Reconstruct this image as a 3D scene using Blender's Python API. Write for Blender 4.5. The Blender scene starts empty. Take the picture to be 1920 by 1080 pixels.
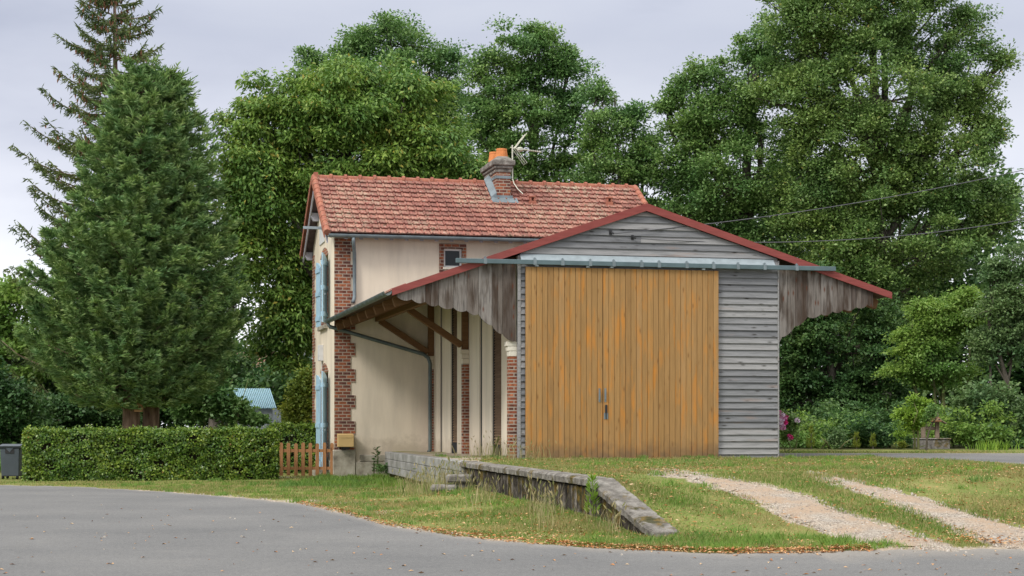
import bpy, math, random
import numpy as np
R = math.radians
rng = np.random.default_rng(11); random.seed(11)
SC = bpy.context.scene; COL = SC.collection

# ------------------------------------------------------------------ survey of the place (camera at the origin, z up, metres)
F, CX, HY, CZ = 3200.0, 960.0, 795.0, 1.3
def wx(px, Y): return (px - CX) / F * Y
def wz(py, Y): return CZ + (HY - py) / F * Y
A = R(13.2); ca, sa = math.cos(A), math.sin(A)
OX, OY = 14 / F * 36, 36.0                       # front left corner of the goods shed
def P(s, t): return OX + s * ca - t * sa, OY + s * sa + t * ca
def s_at(px, t):
    k = (px - CX) / F
    return (k * (OY + t * ca) - OX + t * sa) / (ca - k * sa)
def t_at(px, s):
    k = (px - CX) / F
    return (OX + s * ca - k * (OY + s * sa)) / (sa + k * ca)
def z_at(py, s, t): return wz(py, P(s, t)[1])
def sm(a, b, x):
    u = np.clip((np.asarray(x, float) - a) / (b - a), 0, 1); return u * u * (3 - 2 * u)
def Xline(Y):
    Y = np.asarray(Y, float); return 1.0 - np.where(Y > 21.3, .179, .33) * (Y - 21.3)     # edge of the old loading platform
def hgt(X, Y):
    X = np.asarray(X, float); Y = np.asarray(Y, float)
    d = X - Xline(Y)
    zl = -.12 * sm(28, 42, Y) + .15 * np.exp(-(np.minimum(d, 0) / .9) ** 2) * sm(19.4, 21.6, Y) * (1 - sm(33, 38, Y))
    zr_ = np.interp(Y, [17.7, 19, 23.6, 25, 36, 46, 60, 200], [0, .10, .56, .59, .56, .56, .58, .6])
    zw_ = np.interp(Y, [17.7, 19.4, 21.3, 24, 36, 46, 60, 200], [0, .05, .60, .59, .56, .56, .58, .6])
    k = np.exp(-(np.maximum(d, 0) / 1.1) ** 2); zp = zr_ + (zw_ - zr_) * k
    w = .06 + 5 * sm(50, 56, Y)
    m = np.clip((d - .08) / w, 0, 1)
    return zl * (1 - m) + zp * m
def hit(px, py):
    k = (px - CX) / F
    Ys = np.arange(12, 90, .02)
    pyy = HY + (CZ - hgt(k * Ys, Ys)) * F / Ys
    i = np.argmax(pyy <= py)
    return k * Ys[i], Ys[i]

# ------------------------------------------------------------------ material helper
class N:
    def __init__(s, name, rough=.8, spec=.3):
        s.m = bpy.data.materials.new(name); s.m.use_nodes = True
        s.t = s.m.node_tree; s.b = s.t.nodes['Principled BSDF']
        s.b.inputs['Roughness'].default_value = rough
        s.b.inputs['Specular IOR Level'].default_value = spec
        s._co = {}
    def put(s, sock, v):
        if isinstance(v, bpy.types.NodeSocket): s.t.links.new(v, sock)
        elif isinstance(v, (tuple, list)) and len(v) == 3 and sock.type == 'RGBA': sock.default_value = (*v, 1)
        else: sock.default_value = v
    def co(s, kind='Object', scale=(1, 1, 1), rot=(0, 0, 0)):
        key = (kind, scale, rot)
        if key not in s._co:
            tc = s.t.nodes.new('ShaderNodeTexCoord'); mp = s.t.nodes.new('ShaderNodeMapping')
            mp.inputs['Scale'].default_value = scale; mp.inputs['Rotation'].default_value = rot
            s.t.links.new(tc.outputs[kind], mp.inputs['Vector']); s._co[key] = mp.outputs[0]
        return s._co[key]
    def noise(s, scale, detail=4, co=None, rough=.55, dist=0, color=False):
        n = s.t.nodes.new('ShaderNodeTexNoise')
        n.inputs['Scale'].default_value = scale; n.inputs['Detail'].default_value = detail
        n.inputs['Roughness'].default_value = rough; n.inputs['Distortion'].default_value = dist
        s.t.links.new(co if co is not None else s.co(), n.inputs['Vector'])
        return n.outputs['Color' if color else 0]
    def vor(s, scale, co=None, feature='F1', out='Distance', rand=1.0):
        n = s.t.nodes.new('ShaderNodeTexVoronoi'); n.feature = feature
        n.inputs['Scale'].default_value = scale; n.inputs['Randomness'].default_value = rand
        s.t.links.new(co if co is not None else s.co(), n.inputs['Vector'])
        return n.outputs[out]
    def ramp(s, fac, stops, interp='LINEAR'):
        n = s.t.nodes.new('ShaderNodeValToRGB'); n.color_ramp.interpolation = interp
        e = n.color_ramp.elements
        while len(e) < len(stops): e.new(.5)
        for i, (p, c) in enumerate(stops):
            e[i].position = p
            e[i].color = (c, c, c, 1) if not isinstance(c, (tuple, list)) else (*c, 1)
        s.put(n.inputs[0], fac); return n.outputs[0]
    def mix(s, fac, a, b, mode='MIX'):
        n = s.t.nodes.new('ShaderNodeMix'); n.data_type = 'RGBA'; n.blend_type = mode
        s.put(n.inputs[0], fac); s.put(n.inputs[6], a); s.put(n.inputs[7], b)
        return n.outputs[2]
    def math(s, op, a, b=0.0, clamp=False):
        n = s.t.nodes.new('ShaderNodeMath'); n.operation = op; n.use_clamp = clamp
        s.put(n.inputs[0], a); s.put(n.inputs[1], b); return n.outputs[0]
    def rand(s): return s.t.nodes.new('ShaderNodeNewGeometry').outputs['Random Per Island']
    def attr(s, name):
        n = s.t.nodes.new('ShaderNodeAttribute'); n.attribute_name = name; return n.outputs['Fac']
    def bump(s, h, strength=.3, dist=.02):
        n = s.t.nodes.new('ShaderNodeBump'); n.inputs['Strength'].default_value = strength
        n.inputs['Distance'].default_value = dist; s.put(n.inputs['Height'], h)
        s.t.links.new(n.outputs[0], s.b.inputs['Normal'])
    def base(s, c): s.put(s.b.inputs['Base Color'], c); return s
    def leafy(s, c, k=.3):
        """thin leaf: part of the light goes through"""
        s.base(c)
        tr = s.t.nodes.new('ShaderNodeBsdfTranslucent'); s.put(tr.inputs['Color'], c)
        mx = s.t.nodes.new('ShaderNodeMixShader'); mx.inputs[0].default_value = k
        out = s.t.nodes['Material Output']
        s.t.links.new(s.b.outputs[0], mx.inputs[1]); s.t.links.new(tr.outputs[0], mx.inputs[2])
        s.t.links.new(mx.outputs[0], out.inputs['Surface']); return s

MT = {}
def plain(name, c, rough=.7, spec=.3, var=.25, sc=3, metal=0):
    n = N(name, rough, spec)
    f = n.noise(sc, 5)
    lo = tuple(x * (1 - var) for x in c); hi = tuple(min(1, x * (1 + var)) for x in c)
    n.base(n.ramp(f, [(.3, lo), (.7, hi)])); n.b.inputs['Metallic'].default_value = metal
    MT[name] = n.m; return n

def mats():
    def brick(name, bw, rh, cols, mortar, ms=.012):
        n = N(name, .9, .15)
        uv = n.co('UV')
        def bt(c1, c2, mo, off=.5):
            b = n.t.nodes.new('ShaderNodeTexBrick'); n.t.links.new(uv, b.inputs['Vector'])
            b.inputs['Scale'].default_value = 1; b.inputs['Brick Width'].default_value = bw
            b.inputs['Row Height'].default_value = rh; b.inputs['Mortar Size'].default_value = ms
            b.inputs['Mortar Smooth'].default_value = .2; b.inputs['Bias'].default_value = 0
            b.offset = .5; b.inputs['Color1'].default_value = (*c1, 1); b.inputs['Color2'].default_value = (*c2, 1)
            b.inputs['Mortar'].default_value = (*mo, 1); return b
        b = bt((0, 0, 0), (1, 1, 1), (.5, .5, .5))
        tint = n.ramp(b.outputs['Color'], [(0, cols[0]), (.35, cols[1]), (.7, cols[2]), (1, cols[3])])
        dirt = n.ramp(n.noise(14, 5), [(.35, .6), (.65, 1.15)])
        c = n.mix(1.0, tint, dirt, 'MULTIPLY')
        mcol = n.mix(n.noise(3, 3), mortar, tuple(x * .65 for x in mortar))
        n.base(n.mix(b.outputs['Fac'], c, mcol))
        n.bump(n.math('SUBTRACT', 1.0, b.outputs['Fac']), .5, .012)
        MT[name] = n.m
    brick('brick', .21, .0865, [(.10, .05, .045), (.21, .075, .05), (.30, .10, .055), (.40, .145, .07)], (.42, .35, .28))
    brick('brick_shed', .22, .072, [(.10, .05, .04), (.25, .075, .04), (.32, .10, .05), (.40, .15, .075)], (.42, .36, .30))
    n = N('plaster', .92, .1)
    big = n.noise(.6, 5); fine = n.noise(60, 2)
    c = n.ramp(big, [(.3, (.72, .625, .50)), (.7, (.785, .70, .575))])
    stain = n.ramp(n.noise(1.3, 7, n.co('Object', (1.5, 1.5, .22)), .65), [(.42, 1.0), (.72, .80)])
    c = n.mix(1, c, stain, 'MULTIPLY')
    sx = n.t.nodes.new('ShaderNodeSeparateXYZ'); n.t.links.new(n.co(), sx.inputs[0])
    damp = n.math('ADD', sx.outputs[2], n.math('MULTIPLY', n.noise(2.2, 6, None, .7), -1.3))
    c = n.mix(n.ramp(damp, [(0, .55), (.35, 0)]), c, (.40, .33, .25))
    n.base(c); n.bump(fine, .25, .008); MT['plaster'] = n.m
    n = N('stone', .9, .15)
    c = n.ramp(n.noise(3.5, 6), [(.3, (.17, .15, .12)), (.5, (.36, .33, .27)), (.75, (.50, .47, .40))])
    n.base(n.mix(n.ramp(n.noise(1.4, 3), [(.5, 0), (.75, .5)]), c, (.17, .16, .09)))
    n.bump(n.noise(12, 6), .5, .03); MT['stone'] = n.m
    # roof tiles: fired clay with lichen patches
    n = N('roof_tile', .85, .2)
    r = n.rand()
    c = n.ramp(r, [(0, (.225, .09, .072)), (.4, (.31, .12, .094)), (.75, (.36, .148, .113)), (1, (.42, .20, .148))])
    c = n.mix(n.ramp(n.noise(9, 6, None, .7), [(.40, 0), (.62, .75)]), c, (.17, .075, .06))
    lich = n.math('MULTIPLY', n.ramp(n.noise(.5, 3), [(.42, .1), (.66, 1)]), n.ramp(n.noise(8, 6, rough=.75), [(.47, 0), (.58, .85)]))
    c = n.mix(lich, c, (.40, .35, .25))
    l2 = n.ramp(n.noise(9, 5, n.co('Object', (1, 1, 1), (1, 2, 0))), [(.64, 0), (.72, .75)])
    c = n.mix(l2, c, (.46, .41, .34))
    moss = n.ramp(n.noise(5, 5, n.co('Object', (1, 1, 1), (2, 0, 1))), [(.64, 0), (.70, .9)])
    c = n.mix(moss, c, (.06, .05, .02))
    n.base(c); n.bump(n.noise(40, 4), .3, .01); MT['roof_tile'] = n.m
    n = N('ridge_clay', .85, .2)
    c = n.ramp(n.noise(5, 5), [(.3, (.26, .095, .068)), (.7, (.38, .15, .095))])
    n.base(n.mix(n.ramp(n.noise(11, 5), [(.58, 0), (.7, .7)]), c, (.34, .25, .17))); MT['ridge_clay'] = n.m
    plain('clay_pot', (.55, .20, .07), .8, .2, .2, 6)
    plain('zinc', (.17, .21, .23), .55, .4, .2, 5, .1)
    plain('shed_roof', (.13, .085, .07), .9, .15, .3, 5)
    plain('zinc_dark', (.10, .125, .125), .5, .4, .25, 5, .25)
    plain('galvanised', (.29, .34, .365), .55, .4, .12, 7, .1)
    plain('rail_steel', (.10, .145, .16), .6, .3, .15, 4, .05)
    plain('blue_paint', (.36, .54, .67), .55, .35, .10, 6)
    plain('white_paint', (.62, .62, .62), .6, .3, .08, 4)
    plain('grey_paint', (.38, .37, .42), .7, .3, .12, 5)
    plain('plum_wood', (.12, .085, .095), .75, .2, .25, 9)
    plain('white_stone', (.66, .62, .53), .85, .2, .14, 7)
    plain('black_metal', (.02, .02, .022), .45, .4, .2, 5)
    plain('dark_post', (.022, .024, .03), .7, .2, .3, 6)
    plain('antenna_metal', (.55, .55, .46), .45, .5, .15, 9, .3)
    plain('mailbox_cream', (.56, .39, .17), .5, .4, .06, 3)
    plain('bin_plastic', (.06, .074, .09), .5, .4, .12, 3)
    plain('rubber', (.02, .02, .02), .8, .2, .2, 5)
    plain('blue_roof_sheet', (.32, .52, .62), .5, .4, .08, 3)
    plain('shed_wall', (.40, .44, .47), .8, .2, .10, 4)
    plain('far_wall', (.62, .52, .42), .9, .1, .1, 2)
    plain('far_tile', (.30, .17, .13), .9, .1, .2, 5)
    plain('cone_brown', (.27, .14, .085), .9, .1, .3, 9)
    plain('twig_shade', (.022, .02, .012), .9, .1, .3, 6)  # hedge interior: twig brown darkened so gaps between leaves look shaded
    plain('stem_green', (.10, .13, .035), .8, .2, .3, 6)
    plain('pink_petal', (.82, .38, .62), .7, .2, .2, 20)
    plain('pale_petal', (.86, .72, .84), .7, .2, .12, 20)
    plain('hot_petal', (.75, .06, .30), .7, .2, .2, 20)
    plain('cable_black', (.10, .10, .11), .6, .3, .2, 5)
    n = N('glass_dark', .08, .25); n.base((.012, .016, .02)); MT['glass_dark'] = n.m
    # woods
    def wood(name, axis, cols, knots=True, knotc=(.03, .025, .02), streak=.6, gr=18, patch=None, randmix=1):
        n = N(name, .82, .2)
        sc = {'x': (1.2, gr, gr), 'y': (gr, 1.2, gr), 'z': (gr, gr, 1.2)}[axis]
        r = n.rand()
        c = n.ramp(r, [(i / (len(cols) - 1), k) for i, k in enumerate(cols)])
        # shift the grain from board to board
        cmb = n.t.nodes.new('ShaderNodeCombineXYZ'); n.put(cmb.inputs[0], n.math('MULTIPLY', r, 37.0)); n.put(cmb.inputs[2], n.math('MULTIPLY', r, 19.0))
        ad = n.t.nodes.new('ShaderNodeVectorMath'); ad.operation = 'ADD'
        n.t.links.new(n.co(), ad.inputs[0]); n.t.links.new(cmb.outputs[0], ad.inputs[1])
        mp = n.t.nodes.new('ShaderNodeMapping'); mp.inputs['Scale'].default_value = sc; n.t.links.new(ad.outputs[0], mp.inputs[0])
        g = n.noise(1.6, 6, mp.outputs[0], .65)
        c = n.mix(1, c, n.ramp(g, [(.28, streak), (.5, 1.0), (.75, 1.18)]), 'MULTIPLY')
        if patch:
            mp3 = n.t.nodes.new('ShaderNodeMapping'); mp3.inputs['Scale'].default_value = {'x': (.7, 5, 5), 'y': (5, .7, 5), 'z': (5, 5, .9)}[axis]
            n.t.links.new(ad.outputs[0], mp3.inputs[0])
            c = n.mix(n.ramp(n.noise(1.3, 4, mp3.outputs[0]), [(patch[1], 0), (patch[2], patch[3])]), c, patch[0])
        if knots:
            mp2 = n.t.nodes.new('ShaderNodeMapping')
            mp2.inputs['Scale'].default_value = {'x': (1.6, 5, 5), 'y': (5, 1.6, 5), 'z': (5, 5, 1.6)}[axis]
            n.t.links.new(ad.outputs[0], mp2.inputs[0])
            v = n.vor(1.5, mp2.outputs[0])
            c = n.mix(n.ramp(v, [(.06, .85), (.13, .35), (.2, 0)]), c, knotc)
        if name == 'door_wood':      # splashed dirt along the foot of the doors
            sx = n.t.nodes.new('ShaderNodeSeparateXYZ'); n.t.links.new(n.co(), sx.inputs[0])
            hgt_ = n.math('ADD', sx.outputs[2], n.math('MULTIPLY', n.noise(5, 5), -.75))
            c = n.mix(n.ramp(hgt_, [(.15, .8), (.62, 0)]), c, (.15, .10, .06))
        n.base(c); n.bump(g, .45, .01); MT[name] = n.m; return n
    wood('grey_cladding', 'x', [(.155, .158, .168), (.20, .203, .213), (.25, .25, .256), (.30, .295, .295)], patch=((.30, .20, .15), .60, .78, .6))
    wood('door_wood', 'z', [(.30, .172, .068), (.345, .20, .08), (.32, .185, .072), (.37, .22, .095), (.35, .20, .075)], knotc=(.20, .10, .035), streak=.82, patch=((.54, .21, .03), .52, .72, .75))
    wood('old_boards', 'z', [(.085, .065, .055), (.16, .14, .125), (.24, .22, .205), (.11, .085, .068)], knotc=(.10, .03, .012), streak=.28, patch=((.05, .032, .022), .46, .64, .85))
    wood('timber', 'x', [(.13, .068, .032), (.17, .09, .042)], knots=False, streak=.6, gr=14)
    wood('soffit', 'y', [(.07, .045, .03), (.11, .07, .045)], knots=False)
    wood('louvre_wood', 'y', [(.19, .12, .075), (.23, .15, .095)], knots=False)
    wood('fence_wood', 'z', [(.33, .155, .065), (.38, .19, .085), (.27, .13, .06)], streak=.6, knotc=(.1, .04, .02))
    wood('red_fascia', 'x', [(.22, .058, .052), (.26, .07, .062)], knots=False, streak=.8, gr=10, patch=((.19, .035, .035), .55, .75, .7))
    wood('feeder_wood', 'x', [(.45, .24, .13), (.5, .28, .15)], knots=False)
    wood('well_timber', 'z', [(.19, .145, .11), (.24, .185, .14)], streak=.6)
    def bark(name, c1, c2):
        n = N(name, .95, .1)
        f = n.noise(6, 6, n.co('Object', (1, 1, .25)), .6)
        n.base(n.ramp(f, [(.35, c1), (.65, c2)])); n.bump(f, .8, .05); MT[name] = n.m
    bark('bark', (.05, .042, .034), (.16, .14, .115)); bark('bark_spruce', (.09, .055, .04), (.26, .18, .14))
    bark('bark_green', (.10, .12, .04), (.2, .2, .1))
    # concrete / mossy old stone
    n = N('deck_concrete', .92, .1)
    n.base(n.ramp(n.noise(2.2, 6), [(.3, (.28, .235, .175)), (.7, (.40, .345, .265))])); n.bump(n.noise(30, 4), .3, .01); MT['deck_concrete'] = n.m
    n = N('beam_concrete', .92, .1)
    c = n.ramp(n.noise(2.0, 6, n.co('Object', (1, 1, 1.6))), [(.3, (.17, .165, .15)), (.5, (.27, .265, .25)), (.72, (.38, .375, .36))])
    n.base(c); n.bump(n.noise(25, 5), .4, .015); MT['beam_concrete'] = n.m
    def mossy(name, top):
        n = N(name, .95, .1)
        streakco = n.co('Object', (3.2, 3.2, 1.5)) if not top else n.co()
        f = n.noise(2.6 if not top else 6, 7, streakco, .68)
        c = n.ramp(f, [(.36, (.018, .015, .012)), (.5, (.055, .047, .04)), (.60, (.16, .14, .12)), (.74, (.42, .39, .35))] if not top else
                   [(.32, (.09, .083, .073)), (.5, (.20, .185, .165)), (.72, (.36, .34, .31))])
        ms = n.ramp(n.noise(1.7, 6, None, .7), [(.53, 0), (.60, .8)] if not top else [(.56, 0), (.63, .85)])
        mc = n.ramp(n.noise(9, 4), [(.4, (.045, .045, .012)), (.65, (.18, .115, .02))])
        n.base(n.mix(ms, c, mc)); n.bump(n.noise(14, 7, None, .7), .9, .04); MT[name] = n.m
    mossy('mossy_face', False); mossy('mossy_coping', True)
    # ground
    n = N('lawn_soil', .95, .1)
    g = n.ramp(n.noise(1.1, 5, None, .65), [(.36, (.10, .165, .03)), (.55, (.16, .20, .05)), (.72, (.29, .25, .10))])
    g = n.mix(n.ramp(n.noise(28, 4), [(.4, 0), (.66, .75)]), g, (.26, .19, .085))
    soil = n.ramp(n.noise(16, 5), [(.35, (.22, .17, .12)), (.55, (.38, .32, .25)), (.75, (.56, .50, .43))])
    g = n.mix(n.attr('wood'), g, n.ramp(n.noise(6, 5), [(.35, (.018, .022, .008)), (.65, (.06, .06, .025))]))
    bm = n.math('ADD', n.attr('bare'), n.math('MULTIPLY', n.math('SUBTRACT', n.noise(3.2, 6, None, .7), .5), 1.5))
    n.base(n.mix(n.ramp(bm, [(.42, 0), (.58, 1)]), g, soil)); n.bump(n.noise(24, 5), .6, .03); MT['lawn_soil'] = n.m
    n = N('asphalt', .93, .15)
    c = n.ramp(n.noise(.35, 6, None, .6), [(.3, (.135, .135, .135)), (.5, (.158, .157, .155)), (.72, (.185, .182, .177))])
    c = n.mix(1, c, n.ramp(n.noise(90, 3), [(.3, .72), (.7, 1.28)]), 'MULTIPLY')
    c = n.mix(n.ramp(n.noise(2.4, 8, None, .75), [(.56, 0), (.75, .28)]), c, (.30, .28, .25))
    c = n.mix(n.ramp(n.noise(.9, 8, n.co('Object', (1, 1, 1), (0, 0, 1)), .75), [(.56, 0), (.68, .3)]), c, (.09, .09, .092))
    c = n.mix(n.ramp(n.attr('edge'), [(0, 0), (1, .55)]), c, (.36, .32, .27))
    c = n.mix(1, c, n.ramp(n.vor(240, None, 'F1', 'Distance'), [(.1, 1.35), (.5, .85)]), 'MULTIPLY')
    c = n.mix(1, c, n.ramp(n.noise(22, 5, None, .8), [(.35, .84), (.65, 1.16)]), 'MULTIPLY')
    n.base(c); n.bump(n.noise(130, 3), .35, .006); MT['asphalt'] = n.m
    n = N('gravel', .95, .1)
    v = n.vor(55, None, 'F1', 'Color')
    bw = n.t.nodes.new('ShaderNodeRGBToBW'); n.t.links.new(v, bw.inputs[0])
    c = n.ramp(bw.outputs[0], [(.2, (.22, .19, .16)), (.5, (.34, .295, .245)), (.8, (.50, .445, .375))])
    c = n.mix(n.ramp(n.noise(1.4, 6), [(.38, 0), (.58, .8)]), c, (.38, .275, .19))
    c = n.mix(n.ramp(n.noise(2.2, 5, n.co('Object', (1, 1, 1), (0, 0, 2))), [(.6, 0), (.72, .5)]), c, (.22, .215, .21))
    n.base(c); n.bump(n.vor(55), .7, .02); MT['gravel'] = n.m
    # foliage
    def leaf(name, cols, k=.3, nsc=.5, yellow=None, rough=.5, spec=.35):
        n = N(name, rough, spec)
        c = n.ramp(n.rand(), [(i / (len(cols) - 1), x) for i, x in enumerate(cols)])
        hue = n.ramp(n.noise(nsc, 4), [(.35, (.72, .84, .92)), (.65, (1.25, 1.14, 1.0))])
        c = n.mix(1, c, hue, 'MULTIPLY')
        if yellow: c = n.mix(n.ramp(n.rand(), [(1 - yellow[1], 0), (1 - yellow[1] + .01, 1)]), c, yellow[0])
        n.leafy(c, k); MT[name] = n.m
    leaf('leaf_oak', [(.06, .14, .036), (.115, .225, .054), (.17, .30, .076), (.27, .41, .16)])  # both oaks: palest stop puts leaf highlights into the colour at random
    leaf('leaf_oak_olive', [(.07, .14, .036), (.135, .235, .055), (.195, .31, .078), (.30, .42, .16)], yellow=((.34, .28, .06), .012))
    leaf('leaf_chestnut', [(.08, .17, .03), (.13, .24, .04), (.18, .30, .052), (.27, .38, .09)], yellow=((.38, .33, .06), .03))
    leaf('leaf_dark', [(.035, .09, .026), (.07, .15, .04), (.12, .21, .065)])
    leaf('leaf_light', [(.13, .25, .045), (.19, .32, .06), (.27, .40, .10)], .4)
    leaf('leaf_lime', [(.22, .36, .045), (.29, .43, .06), (.16, .28, .04)], .4)
    leaf('leaf_grey', [(.09, .175, .06), (.135, .225, .075), (.20, .29, .13)])
    leaf('leaf_hedge', [(.055, .12, .016), (.10, .19, .026), (.17, .27, .036), (.27, .36, .06)], .25, 1.5, ((.30, .15, .05), .008), .35, .45)
    leaf('leaf_gold', [(.24, .31, .04), (.32, .34, .05), (.17, .25, .04)], .3)
    leaf('needle_blue', [(.105, .195, .06), (.175, .29, .09), (.27, .41, .14), (.40, .52, .24)], .2, 2.0, None, .6, .25)
    leaf('needle_olive', [(.085, .125, .042), (.15, .205, .07), (.23, .29, .11)], .15, .6, None, .6, .25)
    n = N('grass_blade', .6, .25)
    g = n.ramp(n.rand(), [(0, (.085, .18, .025)), (.4, (.14, .25, .04)), (.62, (.20, .28, .06)), (.78, (.34, .31, .12)), (1, (.50, .41, .21))])
    dry = n.ramp(n.noise(.75, 6, None, .75), [(.46, 0), (.60, .9)])
    n.leafy(n.mix(dry, g, n.ramp(n.rand(), [(0, (.27, .25, .09)), (1, (.48, .37, .18))])), .3); MT['grass_blade'] = n.m
    n = N('straw', .7, .2); n.leafy(n.ramp(n.rand(), [(0, (.16, .21, .06)), (.5, (.33, .30, .14)), (1, (.50, .42, .24))]), .3); MT['straw'] = n.m
    n = N('fallen', .8, .15); n.base(n.ramp(n.rand(), [(0, (.30, .12, .045)), (.35, (.45, .20, .07)), (.7, (.55, .32, .15)), (1, (.60, .44, .27))])); MT['fallen'] = n.m
    n = N('stones', .9, .1); n.base(n.ramp(n.rand(), [(0, (.22, .19, .16)), (.6, (.38, .335, .28)), (1, (.55, .50, .44))])); MT['stones'] = n.m
mats()

# ------------------------------------------------------------------ mesh helper
OFF = {}
class MB:
    def __init__(s): s.v = []; s.f = []
    def raw(s, v, f):
        o = len(s.v); s.v += [tuple(p) for p in v]; s.f += [tuple(i + o for i in q) for q in f]; return s
    def box(s, x0, x1, y0, y1, z0, z1):
        v = [(x, y, z) for z in (z0, z1) for y in (y0, y1) for x in (x0, x1)]
        return s.raw(v, [(0, 2, 3, 1), (4, 5, 7, 6), (0, 1, 5, 4), (2, 6, 7, 3), (0, 4, 6, 2), (1, 3, 7, 5)])
    def hexa(s, v): return s.raw(v, [(0, 3, 2, 1), (4, 5, 6, 7), (0, 1, 5, 4), (1, 2, 6, 5), (2, 3, 7, 6), (3, 0, 4, 7)])
    def prism(s, poly, ax, a0, a1):
        n = len(poly)
        f3 = {'y': lambda p, a: (p[0], a, p[1]), 'x': lambda p, a: (a, p[0], p[1]), 'z': lambda p, a: (p[0], p[1], a)}[ax]
        v = [f3(p, a0) for p in poly] + [f3(p, a1) for p in poly]
        return s.raw(v, [tuple(range(n))[::-1], tuple(range(n, 2 * n))] + [(i, (i + 1) % n, n + (i + 1) % n, n + i) for i in range(n)])
    def tube(s, pts, r, n=8, cap=True):
        pts = [np.array(p, float) for p in pts]; m = len(pts)
        rr = [r] * m if not hasattr(r, '__len__') else r
        v = []; prev = None
        for i, p in enumerate(pts):
            d = pts[min(i + 1, m - 1)] - pts[max(i - 1, 0)]; d /= (np.linalg.norm(d) + 1e-9)
            if prev is None:
                ref = np.array([0, 0, 1.]) if abs(d[2]) < .9 else np.array([1., 0, 0])
                a = np.cross(d, ref)
            else: a = prev - d * np.dot(prev, d)
            a /= (np.linalg.norm(a) + 1e-9); b = np.cross(d, a); prev = a
            for k in range(n):
                an = 2 * math.pi * k / n
                v.append(p + rr[i] * (math.cos(an) * a + math.sin(an) * b))
        f = [(i * n + k, i * n + (k + 1) % n, (i + 1) * n + (k + 1) % n, (i + 1) * n + k) for i in range(m - 1) for k in range(n)]
        if cap: f += [tuple(range(n))[::-1], tuple(range((m - 1) * n, m * n))]
        return s.raw(v, f)
    def beam(s, p0, p1, w, h, up=(0, 0, 1)):
        p0 = np.array(p0, float); p1 = np.array(p1, float); d = p1 - p0; d /= np.linalg.norm(d)
        a = np.cross(d, up); a /= np.linalg.norm(a); b = np.cross(a, d)
        q = [(-1, -1), (1, -1), (1, 1), (-1, 1)]
        v = [p0 + a * x * w / 2 + b * y * h / 2 for x, y in q] + [p1 + a * x * w / 2 + b * y * h / 2 for x, y in q]
        return s.hexa(v)
    def lathe(s, c, prof, n=16):
        v = []; m = len(prof)
        for r, z in prof:
            for k in range(n): v.append((c[0] + r * math.cos(2 * math.pi * k / n), c[1] + r * math.sin(2 * math.pi * k / n), c[2] + z))
        f = [(i * n + k, i * n + (k + 1) % n, (i + 1) * n + (k + 1) % n, (i + 1) * n + k) for i in range(m - 1) for k in range(n)]
        return s.raw(v, f + [tuple(range(n))[::-1], tuple(range((m - 1) * n, m * n))])
    def build(s, name, mat, parent=None, bevel=0, smooth=False, jit=0):
        me = bpy.data.meshes.new(name)
        off = np.array(OFF.get(parent.name, (0, 0, 0)) if parent else (0, 0, 0), float)
        V = np.array(s.v, float) - off
        if jit: V = V + rng.normal(0, jit, V.shape)
        me.from_pydata(V.tolist(), [], s.f)
        me.validate(); me.update()
        # box-projected UVs in metres
        uv = me.uv_layers.new(name='UVMap')
        nv = len(me.loops); vi = np.empty(nv, int); me.loops.foreach_get('vertex_index', vi)
        co = np.empty(len(me.vertices) * 3); me.vertices.foreach_get('co', co); co = co.reshape(-1, 3)
        no = np.empty(len(me.polygons) * 3); me.polygons.foreach_get('normal', no); no = no.reshape(-1, 3)
        lt = np.empty(len(me.polygons), int); me.polygons.foreach_get('loop_total', lt)
        dom = np.repeat(np.argmax(np.abs(no), 1), lt); c = co[vi] + off
        U = np.where((dom == 0)[:, None], c[:, [1, 2]], np.where((dom == 1)[:, None], c[:, [0, 2]], c[:, [0, 1]]))
        uv.data.foreach_set('uv', U.astype(np.float32).ravel())
        o = bpy.data.objects.new(name, me); COL.objects.link(o)
        me.materials.append(MT[mat] if isinstance(mat, str) else mat)
        if smooth: me.polygons.foreach_set('use_smooth', np.ones(len(me.polygons), bool))
        if bevel:
            b = o.modifiers.new('b', 'BEVEL'); b.width = bevel; b.segments = 1; b.limit_method = 'ANGLE'
        if parent: o.parent = parent; OFF[o.name] = tuple(off)
        return o
def tag(o, label, cat, group=None, kind=None):
    if label: o['label'] = label
    if cat: o['category'] = cat
    if group: o['group'] = group
    if kind: o['kind'] = kind
    return o
def root(name, label, cat, loc, rz=0, group=None, off=None):
    o = bpy.data.objects.new(name, None); COL.objects.link(o); o.empty_display_size = .3
    o.location = loc; o.rotation_euler = (0, 0, rz)
    OFF[o.name] = off if off is not None else (0, 0, 0)
    return tag(o, label, cat, group)
def quads(name, V, mat, parent=None):
    """V: (n,k,3) array of n separate faces"""
    n, k = V.shape[:2]
    me = bpy.data.meshes.new(name)
    me.vertices.add(n * k); me.vertices.foreach_set('co', V.astype(np.float32).ravel())
    me.loops.add(n * k); me.loops.foreach_set('vertex_index', np.arange(n * k, dtype=np.int32))
    me.polygons.add(n); me.polygons.foreach_set('loop_start', np.arange(0, n * k, k, dtype=np.int32))
    me.update(calc_edges=True)
    me.materials.append(MT[mat]); o = bpy.data.objects.new(name, me); COL.objects.link(o)
    if parent: o.parent = parent
    return o
def unit(v): return v / (np.linalg.norm(v, axis=-1, keepdims=True) + 1e-9)
def leafV(Pp, D, Nn, L, W, fold=.12):
    D = unit(D); S = unit(np.cross(D, Nn)); Q = np.cross(S, D)
    L = np.broadcast_to(np.asarray(L, float), (len(Pp),))[:, None]; W = np.broadcast_to(np.asarray(W, float), (len(Pp),))[:, None]
    mid = Pp + D * L * .48
    return np.stack([Pp, mid + S * W / 2 + Q * W * fold, Pp + D * L - Q * L * .08, mid - S * W / 2 + Q * W * fold], 1)
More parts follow.
